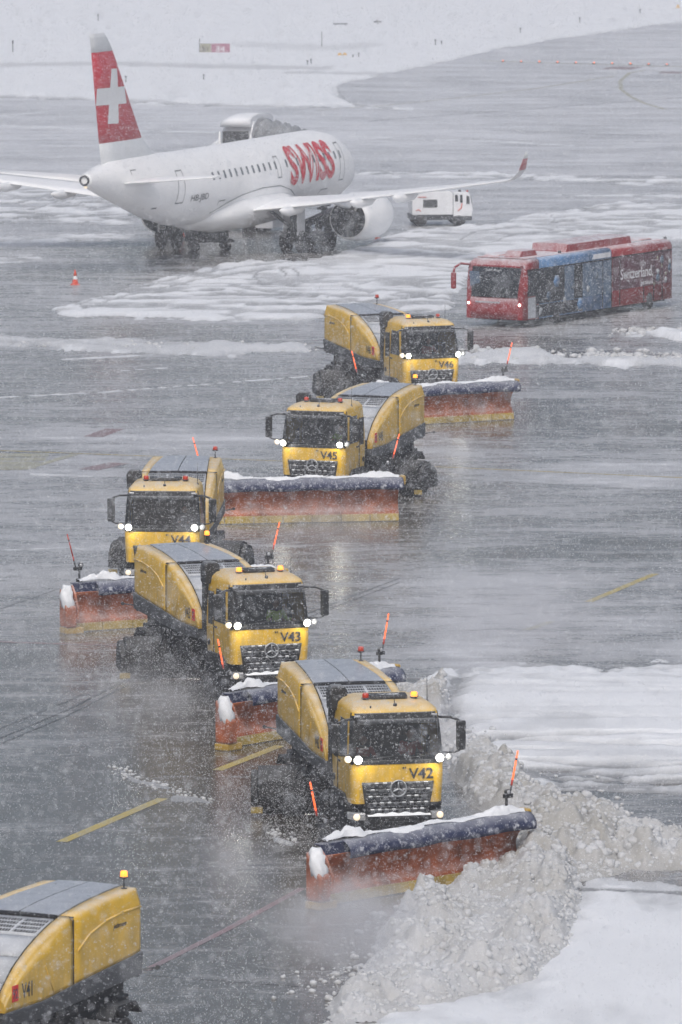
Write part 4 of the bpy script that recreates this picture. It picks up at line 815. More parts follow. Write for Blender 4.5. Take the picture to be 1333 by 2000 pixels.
# ------------------------------------------------------------------ apron bus
def make_bus():
    t = empty('apron_bus', (6.81, 329.06, 0), R(-31.1)); tag(t, 'long red and blue low-floor airport bus lettered Switzerland, snow on its roof', 'bus')
    L = 13.8
    def ring(y, zl, zh, w=1.5, r=.22):
        p = [(-w, y, zl), (w, y, zl)]
        for k in range(6): a = math.pi / 2 * k / 5; p.append((w - r + r * math.cos(a), y, zh - r + r * math.sin(a)))
        for k in range(6): a = math.pi / 2 * k / 5; p.append((-w + r - r * math.sin(a), y, zh - r + r * math.cos(a)))
        return p
    m = MB(); m.rings([ring(13.8, .36, 2.95, 1.46), ring(13.6, .36, 3.06), ring(8.02, .36, 3.06)], True, True); b = m.build('rear_body', 'red', t)
    m = MB(); m.rings([ring(8.0, .36, 3.06), ring(1.4, .36, 3.06)], True, True); m.build('middle_body', 'bus_blue', t)
    m = MB(); m.rings([ring(1.38, .36, 3.05), ring(.62, .36, 3.02), ring(.30, .36, 2.9, 1.48), ring(.12, .36, 2.2, 1.46), ring(.0, .38, 1.4, 1.42)], True, True); fb = m.build('front_body', 'red', t)
    # windscreen and face
    fy = lambda z: float(np.interp(z, [.3, 1.3, 2.2, 2.72], [-.015, -.02, .10, .235]))
    m = MB(); m.grid(lambda u, v: (u * (1.40 + .02 * (v - 1.3)), fy(v) - .02 + .10 * abs(u) ** 6, v), list(np.linspace(-1, 1, 14)), [1.34, 1.7, 2.2, 2.66]); m.build('windscreen', 'bus_window', t, solid=.02)
    m = MB(); m.grid(lambda u, v: (u * 1.42, fy(v) - .012 + .10 * abs(u) ** 6, v), list(np.linspace(-1, 1, 14)), [.42, .8, 1.3]); m.build('front_panel', 'red', t, solid=.02)
    m = MB(); m.grid(lambda u, v: (u * 1.42, fy(min(v, 2.7)) - .03 + max(0, v - 2.7) * 1.2 + .10 * abs(u) ** 6, v), list(np.linspace(-1, 1, 14)), [2.68, 2.8, 2.98]); m.build('front_brow', 'red', t, solid=.02)
    m = MB(); m.box((-.32, -.055, 1.12), (1.25, .02, .06)); m.build('front_stripe', 'pale_panel', t)
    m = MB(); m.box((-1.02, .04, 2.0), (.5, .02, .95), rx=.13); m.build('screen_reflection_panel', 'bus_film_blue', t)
    textmesh('destination_text', 'Zurich Airport', .14, 'numwhite', t, (-.1, .10, 2.50), (R(90), 0, 0), .002)
    for s in (-1, 1):
        m = MB(); m.lathe((s * 1.30, -.03, 1.05), (0, -1, 0), [(0, .05), (.02, .04), (.025, .01)], 10); m.build('headlight', 'lamp', t)
        m = MB(); pts = [(s * 1.30, .15, 2.75), (s * 1.62, -.2, 2.80), (s * 1.80, -.42, 2.62), (s * 1.84, -.46, 2.35)]; m.path(pts, .055, 8); mo = m.build('mirror_arm', 'red', t)
        m = MB(); m.box((s * 1.84, -.44, 2.05), (.22, .20, .75)); m.build('mirror', 'red', mo, bevel=.07, seg=3)
    # flank seen in the photograph: windows, films, doors
    def flank(nm, y0, y1, z0, z1, mt, off=.006, s=1): m = MB(); m.box((s * (1.5 + off), (y0 + y1) / 2, (z0 + z1) / 2), (.018, y1 - y0, z1 - z0)); return m.build(nm, mt, t)
    for s in (1, -1):
        for y0, y1, mt in ((.35, 1.05, 'bus_window'), (1.10, 2.25, 'bus_window'), (2.30, 3.6, 'bus_window'), (3.65, 4.55, 'bus_film_blue'), (4.60, 5.25, 'bus_window'), (5.30, 7.15, 'bus_film_blue'), (7.2, 7.95, 'bus_film_blue')):
            flank('side_window', y0, y1, 1.02 if y0 > .4 else 1.4, 2.52, mt, s=s)
        for y0, y1 in ((8.1, 8.75), (8.8, 11.0), (11.05, 11.95), (12.0, 12.75), (12.8, 13.6)): flank('side_window', y0, y1, 1.10, 2.56, 'bus_film', s=s)
        flank('entry_panel', 1.10, 3.6, .42, .98, 'bus_window', s=s); flank('entry_panel', 3.65, 5.25, .42, .98, 'bus_window', s=s)
        flank('lower_panel', .40, 1.05, .42, 1.35, 'pale_panel', s=s)
        for y in (1.08, 2.27, 3.62, 4.57, 5.27, 7.17, 8.0, 8.77, 11.02, 11.97, 12.77): flank('door_post', y - .03, y + .03, .40, 2.60, 'seam', .012, s=s)
        flank('rubber_strip', .3, 8.0, 2.53, 2.60, 'seam', .010, s=s); flank('rubber_strip', 8.02, 13.7, 2.57, 2.64, 'seam', .010, s=s)
        flank('white_panel', 6.3, 7.9, 2.66, 3.0 - .12, 'numwhite', .010, s=s)
        textmesh('side_lettering', 'Switzerland.', .68, 'numwhite', t, (s * 1.525, 10.35, 1.55), (R(90), 0, s * R(90)), .003, sx=.93, offset=.006)
        textmesh('side_lettering_small', 'get natural', .30, 'numwhite', t, (s * 1.525, 11.3, 1.18), (R(90), 0, s * R(90)), .003, sx=.9)
        m = MB(); m.box((s * 1.512, 6.7, 2.78), (.01, .16, .2)); m.build('crest', 'plow_cap', t)
        # poster film: pale and olive shapes at the rear, blue ones in the middle
        for k in range(10):
            yy = 12.0 + (k * .37) % 1.5; zz = 1.15 + ((k * .53) % 1.2); m = MB(); m.lathe((s * 1.520, yy, zz), (s, 0, 0), [(0, .10 + .05 * (k % 3)), (.003, .02)], 7); m.build('poster_shape', ('sign_yellow', 'pale_panel', 'bus_film_blue')[k % 3], t)
        for k in range(8):
            yy = 1.5 + k * .72; zz = .7 + ((k * .61) % 1.5); m = MB(); m.lathe((s * 1.522, yy, zz), (s, 0, 0), [(0, .16 + .07 * (k % 3)), (.003, .03)], 6); m.build('poster_shape', ('pale_panel', 'bus_film_blue', 'bus_blue')[k % 3], t)
        for y in (2.95, 11.6):
            m = MB(); m.lathe((s * 1.30 if s > 0 else -1.5, y, .48), (1, 0, 0), [(0, .3), (.02, .46), (.10, .48), (.18, .46), (.2, .3)], 24); w = m.build('wheel', 'rubber', t)
            m = MB(); m.lathe((s * 1.5, y, .48), (s, 0, 0), [(0, .28), (.02, .22), (.0, .05)], 16); m.build('rim', 'steel', w)
    m = MB(); m.box((0, 7.0, .42), (2.7, 12.6, .3)); m.build('underframe', 'chassis', t)
    m = MB(); m.box((0, 7.1, 3.065), (2.50, 12.9, .03)); m.build('roof_skin', 'bus_roof', t, bevel=.01)
    def pod(nm, y0, y1, w, h, mt, x=0):
        m = MB(); m.rings([[(x - w, y, 3.05), (x + w, y, 3.05), (x + w * k, y, 3.05 + hh), (x + w * .7 * k, y, 3.05 + hh * 1.12), (x - w * .7 * k, y, 3.05 + hh * 1.12), (x - w * k, y, 3.05 + hh)] for y, hh, k in ((y0, .05, .8), (y0 + .25, h, .95), (y1 - .25, h, .95), (y1, .05, .8))], True, True, False); return m.build(nm, mt, t, bevel=.04)
    pod('roof_pod', 4.6, 10.9, .95, .36, 'red', .1); pod('air_unit', .9, 2.6, .42, .28, 'red', .35); pod('roof_hatch', 1.0, 2.9, .40, .10, 'bus_roof', -.8); pod('roof_hatch', 12.0, 13.2, .8, .10, 'bus_roof')
    for x, y in ((1.0, 4.1), (1.2, 13.6), (-1.2, 13.6)): m = MB(); m.lathe((x, y, 3.07), (0, 0, 1), [(0, .08), (.1, .07), (.12, .02)], 10); m.build('roof_lamp', 'dark', t)
    for x in (-.5, .3, .9): m = MB(); m.box((x, 11.4, 3.09), (.05, 2.8, .03)); m.build('roof_rail', 'canopy', t)
    return t
bus = make_bus()
pb = person('person in hi-vis vest at the wheel of the red bus', bus, .95, .75, 1.15, 'hivis', group='drivers behind the windscreens')
bus_glass = [c for c in kids(bus) if c.name.startswith('windscreen')][0]
bus_glass.data.materials[0] = M['bus_window']

# ------------------------------------------------------------------ airliner; local frame: x to its right wing, y towards its nose, origin midway between the main wheels
def make_plane():
    t = empty('airliner', (-5.52, 371.87, 0), R(-20.9)); tag(t, 'white twin-engine airliner with white cross on red tail parked facing away', 'airliner')
    ST = [(-18.85, 4.76, .26, .27), (-18.6, 4.76, .33, .34), (-17.5, 4.70, .58, .60), (-16.0, 4.58, .86, .90), (-13.5, 4.28, 1.22, 1.25), (-11.0, 3.95, 1.52, 1.58), (-8.5, 3.68, 1.71, 1.80), (-6.0, 3.57, 1.76, 1.87), (0, 3.55, 1.77, 1.88), (8, 3.55, 1.77, 1.88), (10.8, 3.54, 1.76, 1.87), (12.4, 3.46, 1.64, 1.75), (13.6, 3.33, 1.42, 1.53), (14.6, 3.17, 1.12, 1.20), (15.4, 3.03, .78, .80), (15.9, 2.95, .42, .42), (16.1, 2.92, .06, .06)]
    ys = [s[0] for s in ST]
    def fz(y): return tuple(float(np.interp(y, ys, [s[k] for s in ST])) for k in (1, 2, 3))
    dense = sorted(set(ys + list(np.arange(-18, 16, .8))))
    m = MB(); m.rings([[(fz(y)[1] * math.cos(a), y, fz(y)[0] + fz(y)[2] * math.sin(a)) for a in [2 * math.pi * k / 48 for k in range(48)]] for y in dense], True, True); fu = m.build('fuselage', 'plane', t)
    def side(y, z, s=1, off=.012):
        zc, rx, rz = fz(y); q = max(-1, min(1, (z - zc) / rz)); n_ = (math.sqrt(1 - q * q)); return (s * (rx * n_ + off), y, z)
    def sp(nm, y0, y1, z0, z1, mt, s=1, off=.012, par=None):
        m = MB(); m.grid(lambda u, v: side(u, v, s, off), list(np.linspace(y0, y1, max(2, int((y1 - y0) / .4) + 1))), list(np.linspace(z0, z1, max(2, int((z1 - z0) / .2) + 2)))); return m.build(nm, mt, par or fu)
    for s in (1, -1):
        for k in range(26):
            y = -6.6 + k * .76
            if 1.9 < y < 2.7: continue
            if y > 11.0: break
            sp('cabin_window', y, y + .24, 4.02, 4.40, 'plane_win', s)
        for (y0, y1, z0, z1) in ((10.75, 11.55, 2.85, 4.80), (-10.75, -10.0, 3.10, 4.75), (1.95, 2.50, 3.55, 4.65)):
            for (a, b, c, d) in ((y0, y0 + .05, z0, z1), (y1 - .05, y1, z0, z1), (y0, y1, z0, z0 + .06), (y0, y1, z1 - .06, z1)): sp('door_outline', a, b, c, d, 'line_grey', s)
        for (y0, y1, z0) in ((8.6, 9.6, 2.5), (-5.8, -4.9, 2.9), (-15.2, -14.6, 5.0)): sp('hatch_outline', y0, y1, z0, z0 + .05, 'line_grey', s); sp('hatch_outline', y0, y0 + .05, z0 - .2, z0, 'line_grey', s)
        for y in (-13.2, -12.4): sp('drain_mast', y, y + .35, 2.95, 3.02, 'line_grey', s)
    # lettering wrapped on the flank
    def wrap(txt, y0, y1, z0, z1, mt, nm, s=1, off=.04, bold=.0, shear=0):
        o = textmesh(nm, txt, 1.0, mt, fu, (0, 0, 0), (0, 0, 0), 0.0, offset=bold, align='LEFT', shear=shear); bm = bmesh.new(); bm.from_mesh(o.data)
        for _ in range(4): bmesh.ops.subdivide_edges(bm, edges=[e for e in bm.edges if e.calc_length() > .12], cuts=1)
        xs_ = [v.co.x for v in bm.verts]; zs_ = [v.co.y for v in bm.verts]
        for v in bm.verts:
            u = (v.co.x - min(xs_)) / (max(xs_) - min(xs_)); w = (v.co.y - min(zs_)) / (max(zs_) - min(zs_)); v.co = Vector(side(y0 + u * (y1 - y0) if s > 0 else y1 - u * (y1 - y0), z0 + w * (z1 - z0), s, off))
        bm.to_mesh(o.data); bm.free(); o['_'] = 0; del o['_']; return o
    for s in (1, -1): wrap('SWISS', 3.7, 9.9, 3.05, 5.02, 'swiss_red', 'airline_lettering', s, bold=.035); wrap('HB-JBD', -9.3, -7.3, 3.05, 3.45, 'number', 'registration', s)
    m = MB(); m.lathe((0, -18.80, 4.76), (0, -1, 0), [(0, .27), (.12, .25), (.12, .18), (-.1, .15)], 18, cap=False); m.build('exhaust_pipe', 'fan', fu)
    m = MB(); m.box((0, -18.72, 4.42), (.12, .1, .08)); m.build('tail_light', 'lamp_soft', fu)
    # fin with rudder, red field and white cross
    def wing(nm, secs, mt, axis='z', par=t, smooth_=True):
        """secs: list of (pos3 of leading edge, pos3 of trailing edge, thickness); thickness along axis"""
        m = MB(); rr = []
        for le, te, th in secs:
            le = Vector(le); te = Vector(te); r = []
            prof = [(0, 0), (.05, .55), (.2, .95), (.4, 1), (.7, .6), (1, .06), (1, -.06), (.7, -.6), (.4, -1), (.2, -.95), (.05, -.55)]
            ax = Vector((1, 0, 0)) if axis == 'x' else (Vector((0, 0, 1)) if axis == 'z' else Vector(axis))
            for u, h in prof: r.append(le.lerp(te, u) + ax * h * th / 2)
            rr.append(r)
        m.rings(rr, True, True, smooth_); return m.build(nm, mt, par)
    TEy = lambda z: float(np.interp(z, [5.1, 11.7], [-16.75, -18.15])); LEy = lambda z: float(np.interp(z, [5.1, 5.7, 6.4, 10.8, 11.3, 11.7], [-8.6, -10.5, -11.7, -15.35, -15.85, -16.4]))
    zs_ = [5.1, 5.4, 5.7, 6.4]
    wing('fin_root', [((0, LEy(z), z), (0, TEy(z), z), .46 - .02 * (z - 5)) for z in zs_], 'fin_grey', 'x', fu)
    wing('fin', [((0, LEy(z), z), (0, TEy(z), z), .44 - .03 * (z - 5)) for z in (6.405, 7.5, 9, 10.8)], 'fin_red', 'x', fu)
    wing('fin_cap', [((0, LEy(z), z), (0, TEy(z), z), .44 - .03 * (z - 5)) for z in (10.805, 11.2, 11.45, 11.7)], 'fin_grey', 'x', fu)
    for s in (1, -1):
        def fx(y, z):
            u = (y - LEy(z)) / (TEy(z) - LEy(z)); h = float(np.interp(u, [0, .05, .2, .4, .7, 1], [0, .55, .95, 1, .6, .06])); return s * (h * (.44 - .03 * (z - 5)) / 2 + .012)
        for q in ([(-15.85, 9.95), (-15.10, 9.92), (-14.98, 7.27), (-16.18, 7.30)], [(-17.38, 9.06), (-14.10, 9.02), (-14.02, 8.18), (-17.45, 8.25)]):
            A, B, C, D = [Vector((0, *p)) for p in q]; m = MB()
            def pt(u, v):
                p = A.lerp(B, u).lerp(D.lerp(C, u), v); return (fx(p.y, p.z) + (s * .004 if q[0][0] < -17 else 0), p.y, p.z)
            m.grid(pt, list(np.linspace(0, 1, 8)), list(np.linspace(0, 1, 8))); m.build('white_cross', 'white_paint', fu)
        m = MB(); m.add([(fx(-14.3, 6.38), -14.3, 6.38), (fx(-14.45, 5.6), -14.0, 5.6), (fx(-14.0, 5.6), -13.95, 5.6), (fx(-14.3, 6.38), -14.25, 6.38)], [(0, 1, 2, 3)]); m.build('rudder_line', 'line_grey', fu)
        wing('tailplane', [((s * .4, -12.9, 4.42), (s * .4, -15.9, 4.40), .30), ((s * 3.2, -14.4, 4.68), (s * 3.2, -16.5, 4.66), .20), ((s * 6.0, -15.9, 4.95), (s * 6.0, -17.2, 4.94), .12)], 'plane', 'z', t)
        wo = wing('wing', [((s * .6, 5.0, 2.15), (s * .6, -2.2, 2.15), .75), ((s * 2.0, 4.0, 2.28), (s * 2.0, -2.1, 2.22), .62), ((s * 5.5, 1.9, 2.72), (s * 5.5, -2.1, 2.62), .42), ((s * 9, -.15, 3.20), (s * 9, -3.35, 3.15), .32), ((s * 13, -2.4, 3.75), (s * 13, -4.7, 3.72), .22), ((s * 16.7, -4.45, 4.32), (s * 16.7, -5.75, 4.30), .13),
                   ((s * 17.1, -4.8, 4.48), (s * 17.1, -5.95, 4.46), .10)], 'plane', 'z', t)
        wing('winglet', [((s * 17.1, -4.8, 4.48), (s * 17.1, -5.95, 4.46), .08), ((s * 17.50, -5.2, 4.85), (s * 17.50, -6.2, 4.85), .07)], 'plane', 'x', wo)
        wing('winglet_panel', [((s * 17.505, -5.2, 4.855), (s * 17.505, -6.2, 4.855), .07), ((s * 17.85, -5.9, 5.45), (s * 17.85, -6.55, 5.45), .05)], 'winglet_red', 'x', wo)
        wing('winglet_tip', [((s * 17.855, -5.9, 5.455), (s * 17.855, -6.55, 5.455), .05), ((s * 17.98, -6.2, 5.8), (s * 17.98, -6.65, 5.8), .03)], 'plane', 'x', wo)
        for x, yt, z in ((3.95, -2.1, 2.35), (8.0, -2.9, 2.92), (10.6, -3.9, 3.30)):
            m = MB(); m.rings([[(s * x + rx * math.cos(a), y, zz + rz * math.sin(a)) for a in [2 * math.pi * k / 12 for k in range(12)]] for y, rx, rz, zz in ((yt + 2.4, .05, .05, z + .02), (yt + 1.4, .22, .22, z - .12), (yt, .26, .26, z - .12), (yt - .7, .20, .19, z - .08), (yt - 1.25, .04, .04, z))], True, True); m.build('flap_fairing', 'plane', wo)
        # engine
        c = Vector((s * 5.15, 0, 1.52)); P = lambda y: (c.x, y, c.z)
        m = MB(); m.lathe((c.x, 2.9, c.z), (0, 1, 0), [(.06, .93), (0, .97), (.4, 1.08), (1.4, 1.20), (2.6, 1.22), (3.5, 1.14), (3.95, 1.02), (3.98, .95), (3.7, .90), (3.0, .9)], 36, cap=False); e = m.build('engine', 'plane', t)
        m = MB(); m.lathe((c.x, 2.95, c.z), (0, 1, 0), [(0, .94), (1.1, .94), (1.15, .2)], 30, cap=False); m.build('fan_duct', 'fan', e)
        m = MB(); m.lathe((c.x, 2.9, c.z), (0, -1, 0), [(-1.1, .62), (-.3, .60), (.25, .50), (.26, .40), (.0, .34), (.55, .12), (.62, .02)], 24, cap=False); m.build('core_nozzle', 'fan', e)
        for k in range(5):
            a = 2 * math.pi * k / 5 + .9; m = MB(); m.box((c.x + .76 * math.cos(a), 3.25, c.z + .76 * math.sin(a)), (.10, .5, .42), ry=-a + math.pi / 2); m.build('guide_strut', 'steel_pale' if k in (0, 3) else 'fan', e)
        m = MB(); m.prism([(6.2, 2.55), (3.9, 2.80), (.6, 2.70), (1.4, 2.35), (2.8, 2.05), (3.6, 2.4)], 'x', c.x - .18, c.x + .18); m.build('pylon', 'plane', e, bevel=.06)
        # main wheels
        g_ = MB(); g_.tube((s * 3.36, 0, .55), (s * 3.30, .1, 2.4), .15, .17, 12); g_.path([(s * 3.34, 0, 1.2), (s * 1.9, .3, 2.1)], .09, 8); g_.path([(s * 3.34, .05, 1.4), (s * 3.2, 1.3, 2.3)], .07, 8); g_.tube((s * 2.85, 0, .55), (s * 3.87, 0, .55), .10, n=10); g_.path([(s * 3.5, -.2, .9), (s * 3.5, -.35, 1.4), (s * 3.4, -.1, 1.9)], .035, 6)
        go = g_.build('main_gear_leg', 'steel', t)
        for dx in (-.42, .42):
            m = MB(); m.lathe((s * 3.36 + dx - .18, 0, .55), (1, 0, 0), [(0, .28), (.02, .48), (.09, .55), (.27, .55), (.34, .48), (.36, .28)], 24); m.lathe((s * 3.36 + dx - .19, 0, .55), (1, 0, 0), [(0, .26), (.38, .26)], 14); m.build('tyre', 'rubber', go)
        m = MB(); m.box((s * 3.75, .05, 1.55), (.05, 1.0, 1.35)); m.build('gear_door', 'plane_grey', go, bevel=.02)
    m = MB(); m.rings([[(rx * math.cos(a), y, zc + rz * math.sin(a)) for a in [2 * math.pi * k / 28 for k in range(28)]] for y, rx, rz, zc in ((-6.8, .3, .2, 1.95), (-5.2, 1.5, .7, 2.1), (-3, 2.0, 1.0, 2.15), (0, 2.1, 1.08, 2.15), (3, 2.05, 1.0, 2.15), (5.0, 1.6, .75, 2.15), (6.6, .4, .3, 2.1))], True, True); m.build('belly_fairing', 'plane', t)
    m = MB(); pts = [side(y, z, 1, .02) for y, z in ((-6.2, 2.35), (-4.6, 2.75), (-2.6, 3.05), (0, 3.2), (2.4, 3.15), (4.0, 2.85), (5.0, 2.5))]; m.path(pts, .022, 5); m.build('fairing_line', 'line_grey', t)
    g_ = MB(); g_.tube((0, 12.98, .40), (0, 12.8, 2.1), .10, .12, 10); g_.path([(0, 12.9, 1.0), (0, 14.2, 2.0)], .06, 8); g_.tube((-.32, 12.98, .38), (.32, 12.98, .38), .07, n=8); g_.box((0, 12.75, 1.25), (.55, .16, .14)); g_.box((.22, 12.9, 1.5), (.3, .25, .3)); go = g_.build('nose_gear_leg', 'steel', t)
    for dx in (-.28, .28): m = MB(); m.lathe((dx - .11, 12.98, .38), (1, 0, 0), [(0, .2), (.02, .34), (.07, .38), (.15, .38), (.2, .34), (.22, .2)], 20); m.build('tyre', 'rubber', go)
    for s in (-1, 1): m = MB(); m.box((s * .45, 13.5, 1.75), (.04, 1.5, .5)); m.build('gear_door', 'plane_grey', go)
    # snow lying along the crown
    return t
plane = make_plane()

# ------------------------------------------------------------------ covered passenger stairs at the far front door
def make_stairs():
    t = empty('passenger_stairs', (-4.1, 385.15, -.3), R(-20.9)); tag(t, 'snow-covered passenger stairs with a ribbed canopy behind the airliner', 'boarding stairs')
    # local: -x away from the aircraft (towards the foot of the stairs)
    def arch(x, zb_, h, w=1.55, n=9): return [(x, -w, zb_)] + [(x, -w * math.cos(math.pi * k / (n - 1)), zb_ + h * .55 + h * .45 * math.sin(math.pi * k / (n - 1))) for k in range(n)] + [(x, w, zb_)]
    m = MB(); xs_ = [.0 + .26 * k for k in range(13)]
    m.rings([arch(x, 2.9, (3.25 - .85 * (x / 3.2) ** 1.6) * (1 if i % 2 else .93), 1.55 - .1 * (i % 2 == 0)) for i, x in enumerate(xs_)], True, True, False); m.build('ribbed_canopy', 'canopy', t)
    m = MB(); m.rings([arch(-1.75, 2.8, 3.2, 1.5), arch(-1.5, 2.8, 3.42, 1.6), arch(.0, 2.8, 3.42, 1.6)], True, True); m.build('cabin', 'plane_grey', t)
    m = MB(); m.rings([arch(-1.70, 5.72, .42, 1.56), arch(-1.2, 5.75, .62, 1.62), arch(.0, 5.75, .62, 1.62)], True, True); m.build('cabin_snow', 'snow', t)
    m = MB(); m.box((-.85, -1.56, 4.95), (1.45, .05, 1.15)); m.build('cabin_window', 'fan', t, bevel=.02)
    m = MB(); m.path([(.02, -1.62, 2.9), (.02, -1.62, 5.4), (.02, -1.2, 6.0)], .06, 6); m.path([(-1.72, -1.6, 2.9), (-1.72, -1.6, 5.5)], .06, 6); m.build('cabin_frame', 'white_paint', t)
    rr = []
    for k, x in enumerate(np.linspace(-1.75, -5.6, 8)): zb_ = 2.7 + (x + 1.75) * .62; rr.append(arch(x, zb_, 2.75 - .12 * k, 1.4))
    m = MB(); m.rings([r[3:-3] for r in rr], False, False); m.build('stair_roof', 'snow', t, solid=.12)
    for a, b in ((0, 2), (2, 4), (4, 7)):
        m = MB(); xa = rr[a][0][0] - .08; xb = rr[b][0][0] + .08; za = rr[a][0][2]; zb_ = rr[b][0][2]
        m.add([(xa, -1.42, za + .35), (xb, -1.42, zb_ + .35), (xb, -1.42, zb_ + 1.55), (xa, -1.42, za + 1.75)], [(0, 1, 2, 3)]); m.build('stair_window', 'fan', t, solid=.03)
        m = MB(); m.path([(xa, -1.45, za), (xa, -1.45, za + 1.9)], .05, 6); m.path([(xa, -1.45, za + 1.05), (xb, -1.45, zb_ + 1.0)], .035, 6); m.build('window_frame', 'white_paint', t)
    m = MB(); m.prism([(-5.9, .35), (-1.75, 2.65), (0.1, 2.65), (.1, 2.4), (-1.6, 2.4), (-5.9, .1)], 'y', -1.2, 1.2); m.build('stair_flight', 'plane_grey', t)
    for k in range(12): m = MB(); m.box((-5.75 + k * .34, 0, .55 + k * .19), (.34, 2.2, .05)); m.build('step', 'steel', t)
    m = MB(); m.box((-2.2, 0, .75), (6.4, 2.1, .5)); m.box((-.6, -.9, 1.6), (.15, .15, 1.8)); m.box((-.6, .9, 1.6), (.15, .15, 1.8)); m.box((-3.5, -.9, 1.2), (.15, .15, .9)); m.box((-3.5, .9, 1.2), (.15, .15, .9)); m.build('undercarriage', 'white_paint', t)
    for x in (-4.3, -.3):
        for s in (-1, 1): m = MB(); m.lathe((x, s * 1.0 - .12, .40), (0, 1, 0), [(0, .2), (.02, .38), (.22, .38), (.24, .2)], 18); m.build('wheel', 'rubber', t)
    return t
make_stairs()

# ------------------------------------------------------------------ white ground power truck by the engine
def make_gpu():
    t = empty('service_truck', (3.62, 388.6, 0), R(6)); tag(t, 'small boxy white airport service truck standing in the snow beyond the engine', 'service vehicle'); t.scale = (1, 1, .80)
    m = MB(); m.prism([(0, .75), (2.15, .75), (2.15, 2.18), (1.95, 2.30), (.25, 2.30), (0, 2.15)], 'y', -.95, .95); m.build('generator_housing', 'plane_grey', t, bevel=.05)
    m = MB(); m.prism([(2.17, .62), (3.15, .62), (3.20, 1.15), (3.05, 2.10), (2.95, 2.22), (2.17, 2.22)], 'y', -.92, .92); c = m.build('cab', 'plane_grey', t, bevel=.05)
    for x0, x1, z0, z1 in ((2.26, 2.42, 1.62, 2.05), (2.52, 2.66, 1.55, 2.05), (2.86, 3.02, 1.45, 1.98)):
        m = MB(); m.add([(x0, -.935, z0), (x1, -.935, z0), (x1 - .02, -.935, z1), (x0, -.935, z1)], [(0, 1, 2, 3)]); m.build('window', 'bus_window', c, solid=.02)
    m = MB(); m.box((3.155, 0, 1.62), (.02, 1.5, .7), ry=-.16); m.build('windscreen', 'bus_window', c)
    m = MB(); m.box((.95, -.965, 1.50), (.75, .03, .52)); m.build('louvre_panel', 'fan', t, bevel=.01)
    for k in range(4): m = MB(); m.box((.95, -.985, 1.32 + .12 * k), (.70, .01, .03)); m.build('louvre', 'steel', t)
    m = MB(); m.box((1.1, 0, .58), (2.3, 1.7, .36)); m.box((2.7, -.93, .52), (.9, .06, .3)); m.build('chassis', 'skirt', t, bevel=.03)
    for x in (.42, 2.45):
        for s in (-1, 1): m = MB(); m.lathe((x, s * .85 - .11, .36), (0, 1, 0), [(0, .2), (.02, .34), (.11, .36), (.2, .34), (.22, .2)], 20); m.build('wheel', 'rubber', t)
    m = MB(); m.path([(.2, -.98, 1.02), (.32, -.99, 1.12), (.45, -.98, 1.0)], .025, 5); m.path([(2.62, -.97, 1.5), (2.58, -.98, 1.2), (2.4, -.98, 1.02)], .03, 5); m.path([(.3, -.97, 1.92), (.75, -.98, 1.92)], .02, 5); m.build('red_hose', 'cone', t)
    m = MB(); m.grid(lambda u, v: (u * 1.0 + 1.05, v * .93, 2.30 + .10 * math.cos(u * 1.5) * math.cos(v * 1.4)), list(np.linspace(-1, 1, 9)), list(np.linspace(-1, 1, 7))); m.build('roof_snow', 'snow', t)
    m = MB(); m.lathe((2.55, -.5, 2.22), (0, 0, 1), [(0, .08), (.12, .07), (.14, .02)], 10); m.build('beacon', 'dark', t)
    m = MB(); m.lathe((2.95, -.5, 2.22), (0, 0, 1), [(0, .06), (.08, .05), (.10, .02)], 8); m.build('roof_lamp', 'red_lens', t)
make_gpu()

def make_cart():
    t = empty('belt_loader', (-1.55, 372.6, 0), R(-35)); tag(t, 'dark belt loader parked under the right wing by the main wheels', 'ground vehicle')
    m = MB(); m.box((0, 0, .62), (1.3, 2.9, .45)); m.build('chassis', 'skirt', t, bevel=.05)
    m = MB(); m.box((.25, .3, 1.55), (.6, 4.6, .18), rx=.20); m.box((.25, .3, 1.68), (.5, 4.4, .05), rx=.20); m.build('conveyor_belt', 'fan', t, bevel=.02)
    m = MB(); m.box((-.4, -1.0, 1.35), (.5, .9, 1.0)); m.box((-.4, -1.0, 1.9), (.62, 1.0, .08)); m.build('operator_cab', 'plane_grey', t, bevel=.04)
    m = MB(); m.box((.25, -.6, 1.0), (.4, .12, .7)); m.box((.25, 1.2, 1.2), (.4, .12, 1.1)); m.build('lift_strut', 'steel', t)
    for x in (-.6, .6):
        for y in (-1.0, 1.0): m = MB(); m.lathe((x - .1, y, .34), (1, 0, 0), [(0, .2), (.02, .33), (.18, .33), (.2, .2)], 16); m.build('wheel', 'rubber', t)
    c = empty('baggage_cart', (-6.6, 372.0, 0), R(12)); tag(c, 'low dark baggage cart beneath the fuselage between the main wheels', 'baggage cart')
    m = MB(); m.box((0, 0, .5), (2.3, 1.3, .12)); m.box((0, .6, .9), (2.2, .06, .7)); m.box((-1.1, 0, .9), (.06, 1.2, .7)); m.build('deck', 'steel', c, bevel=.02)
    m = MB(); m.box((.2, -.1, .82), (1.1, .7, .5)); m.build('cover', 'skirt', c, bevel=.08)
    for x in (-.8, .8):
        for y in (-.5, .5): m = MB(); m.lathe((x, y - .07, .22), (0, 1, 0), [(0, .12), (.02, .22), (.12, .22), (.14, .12)], 14); m.build('wheel', 'rubber', c)
make_cart()

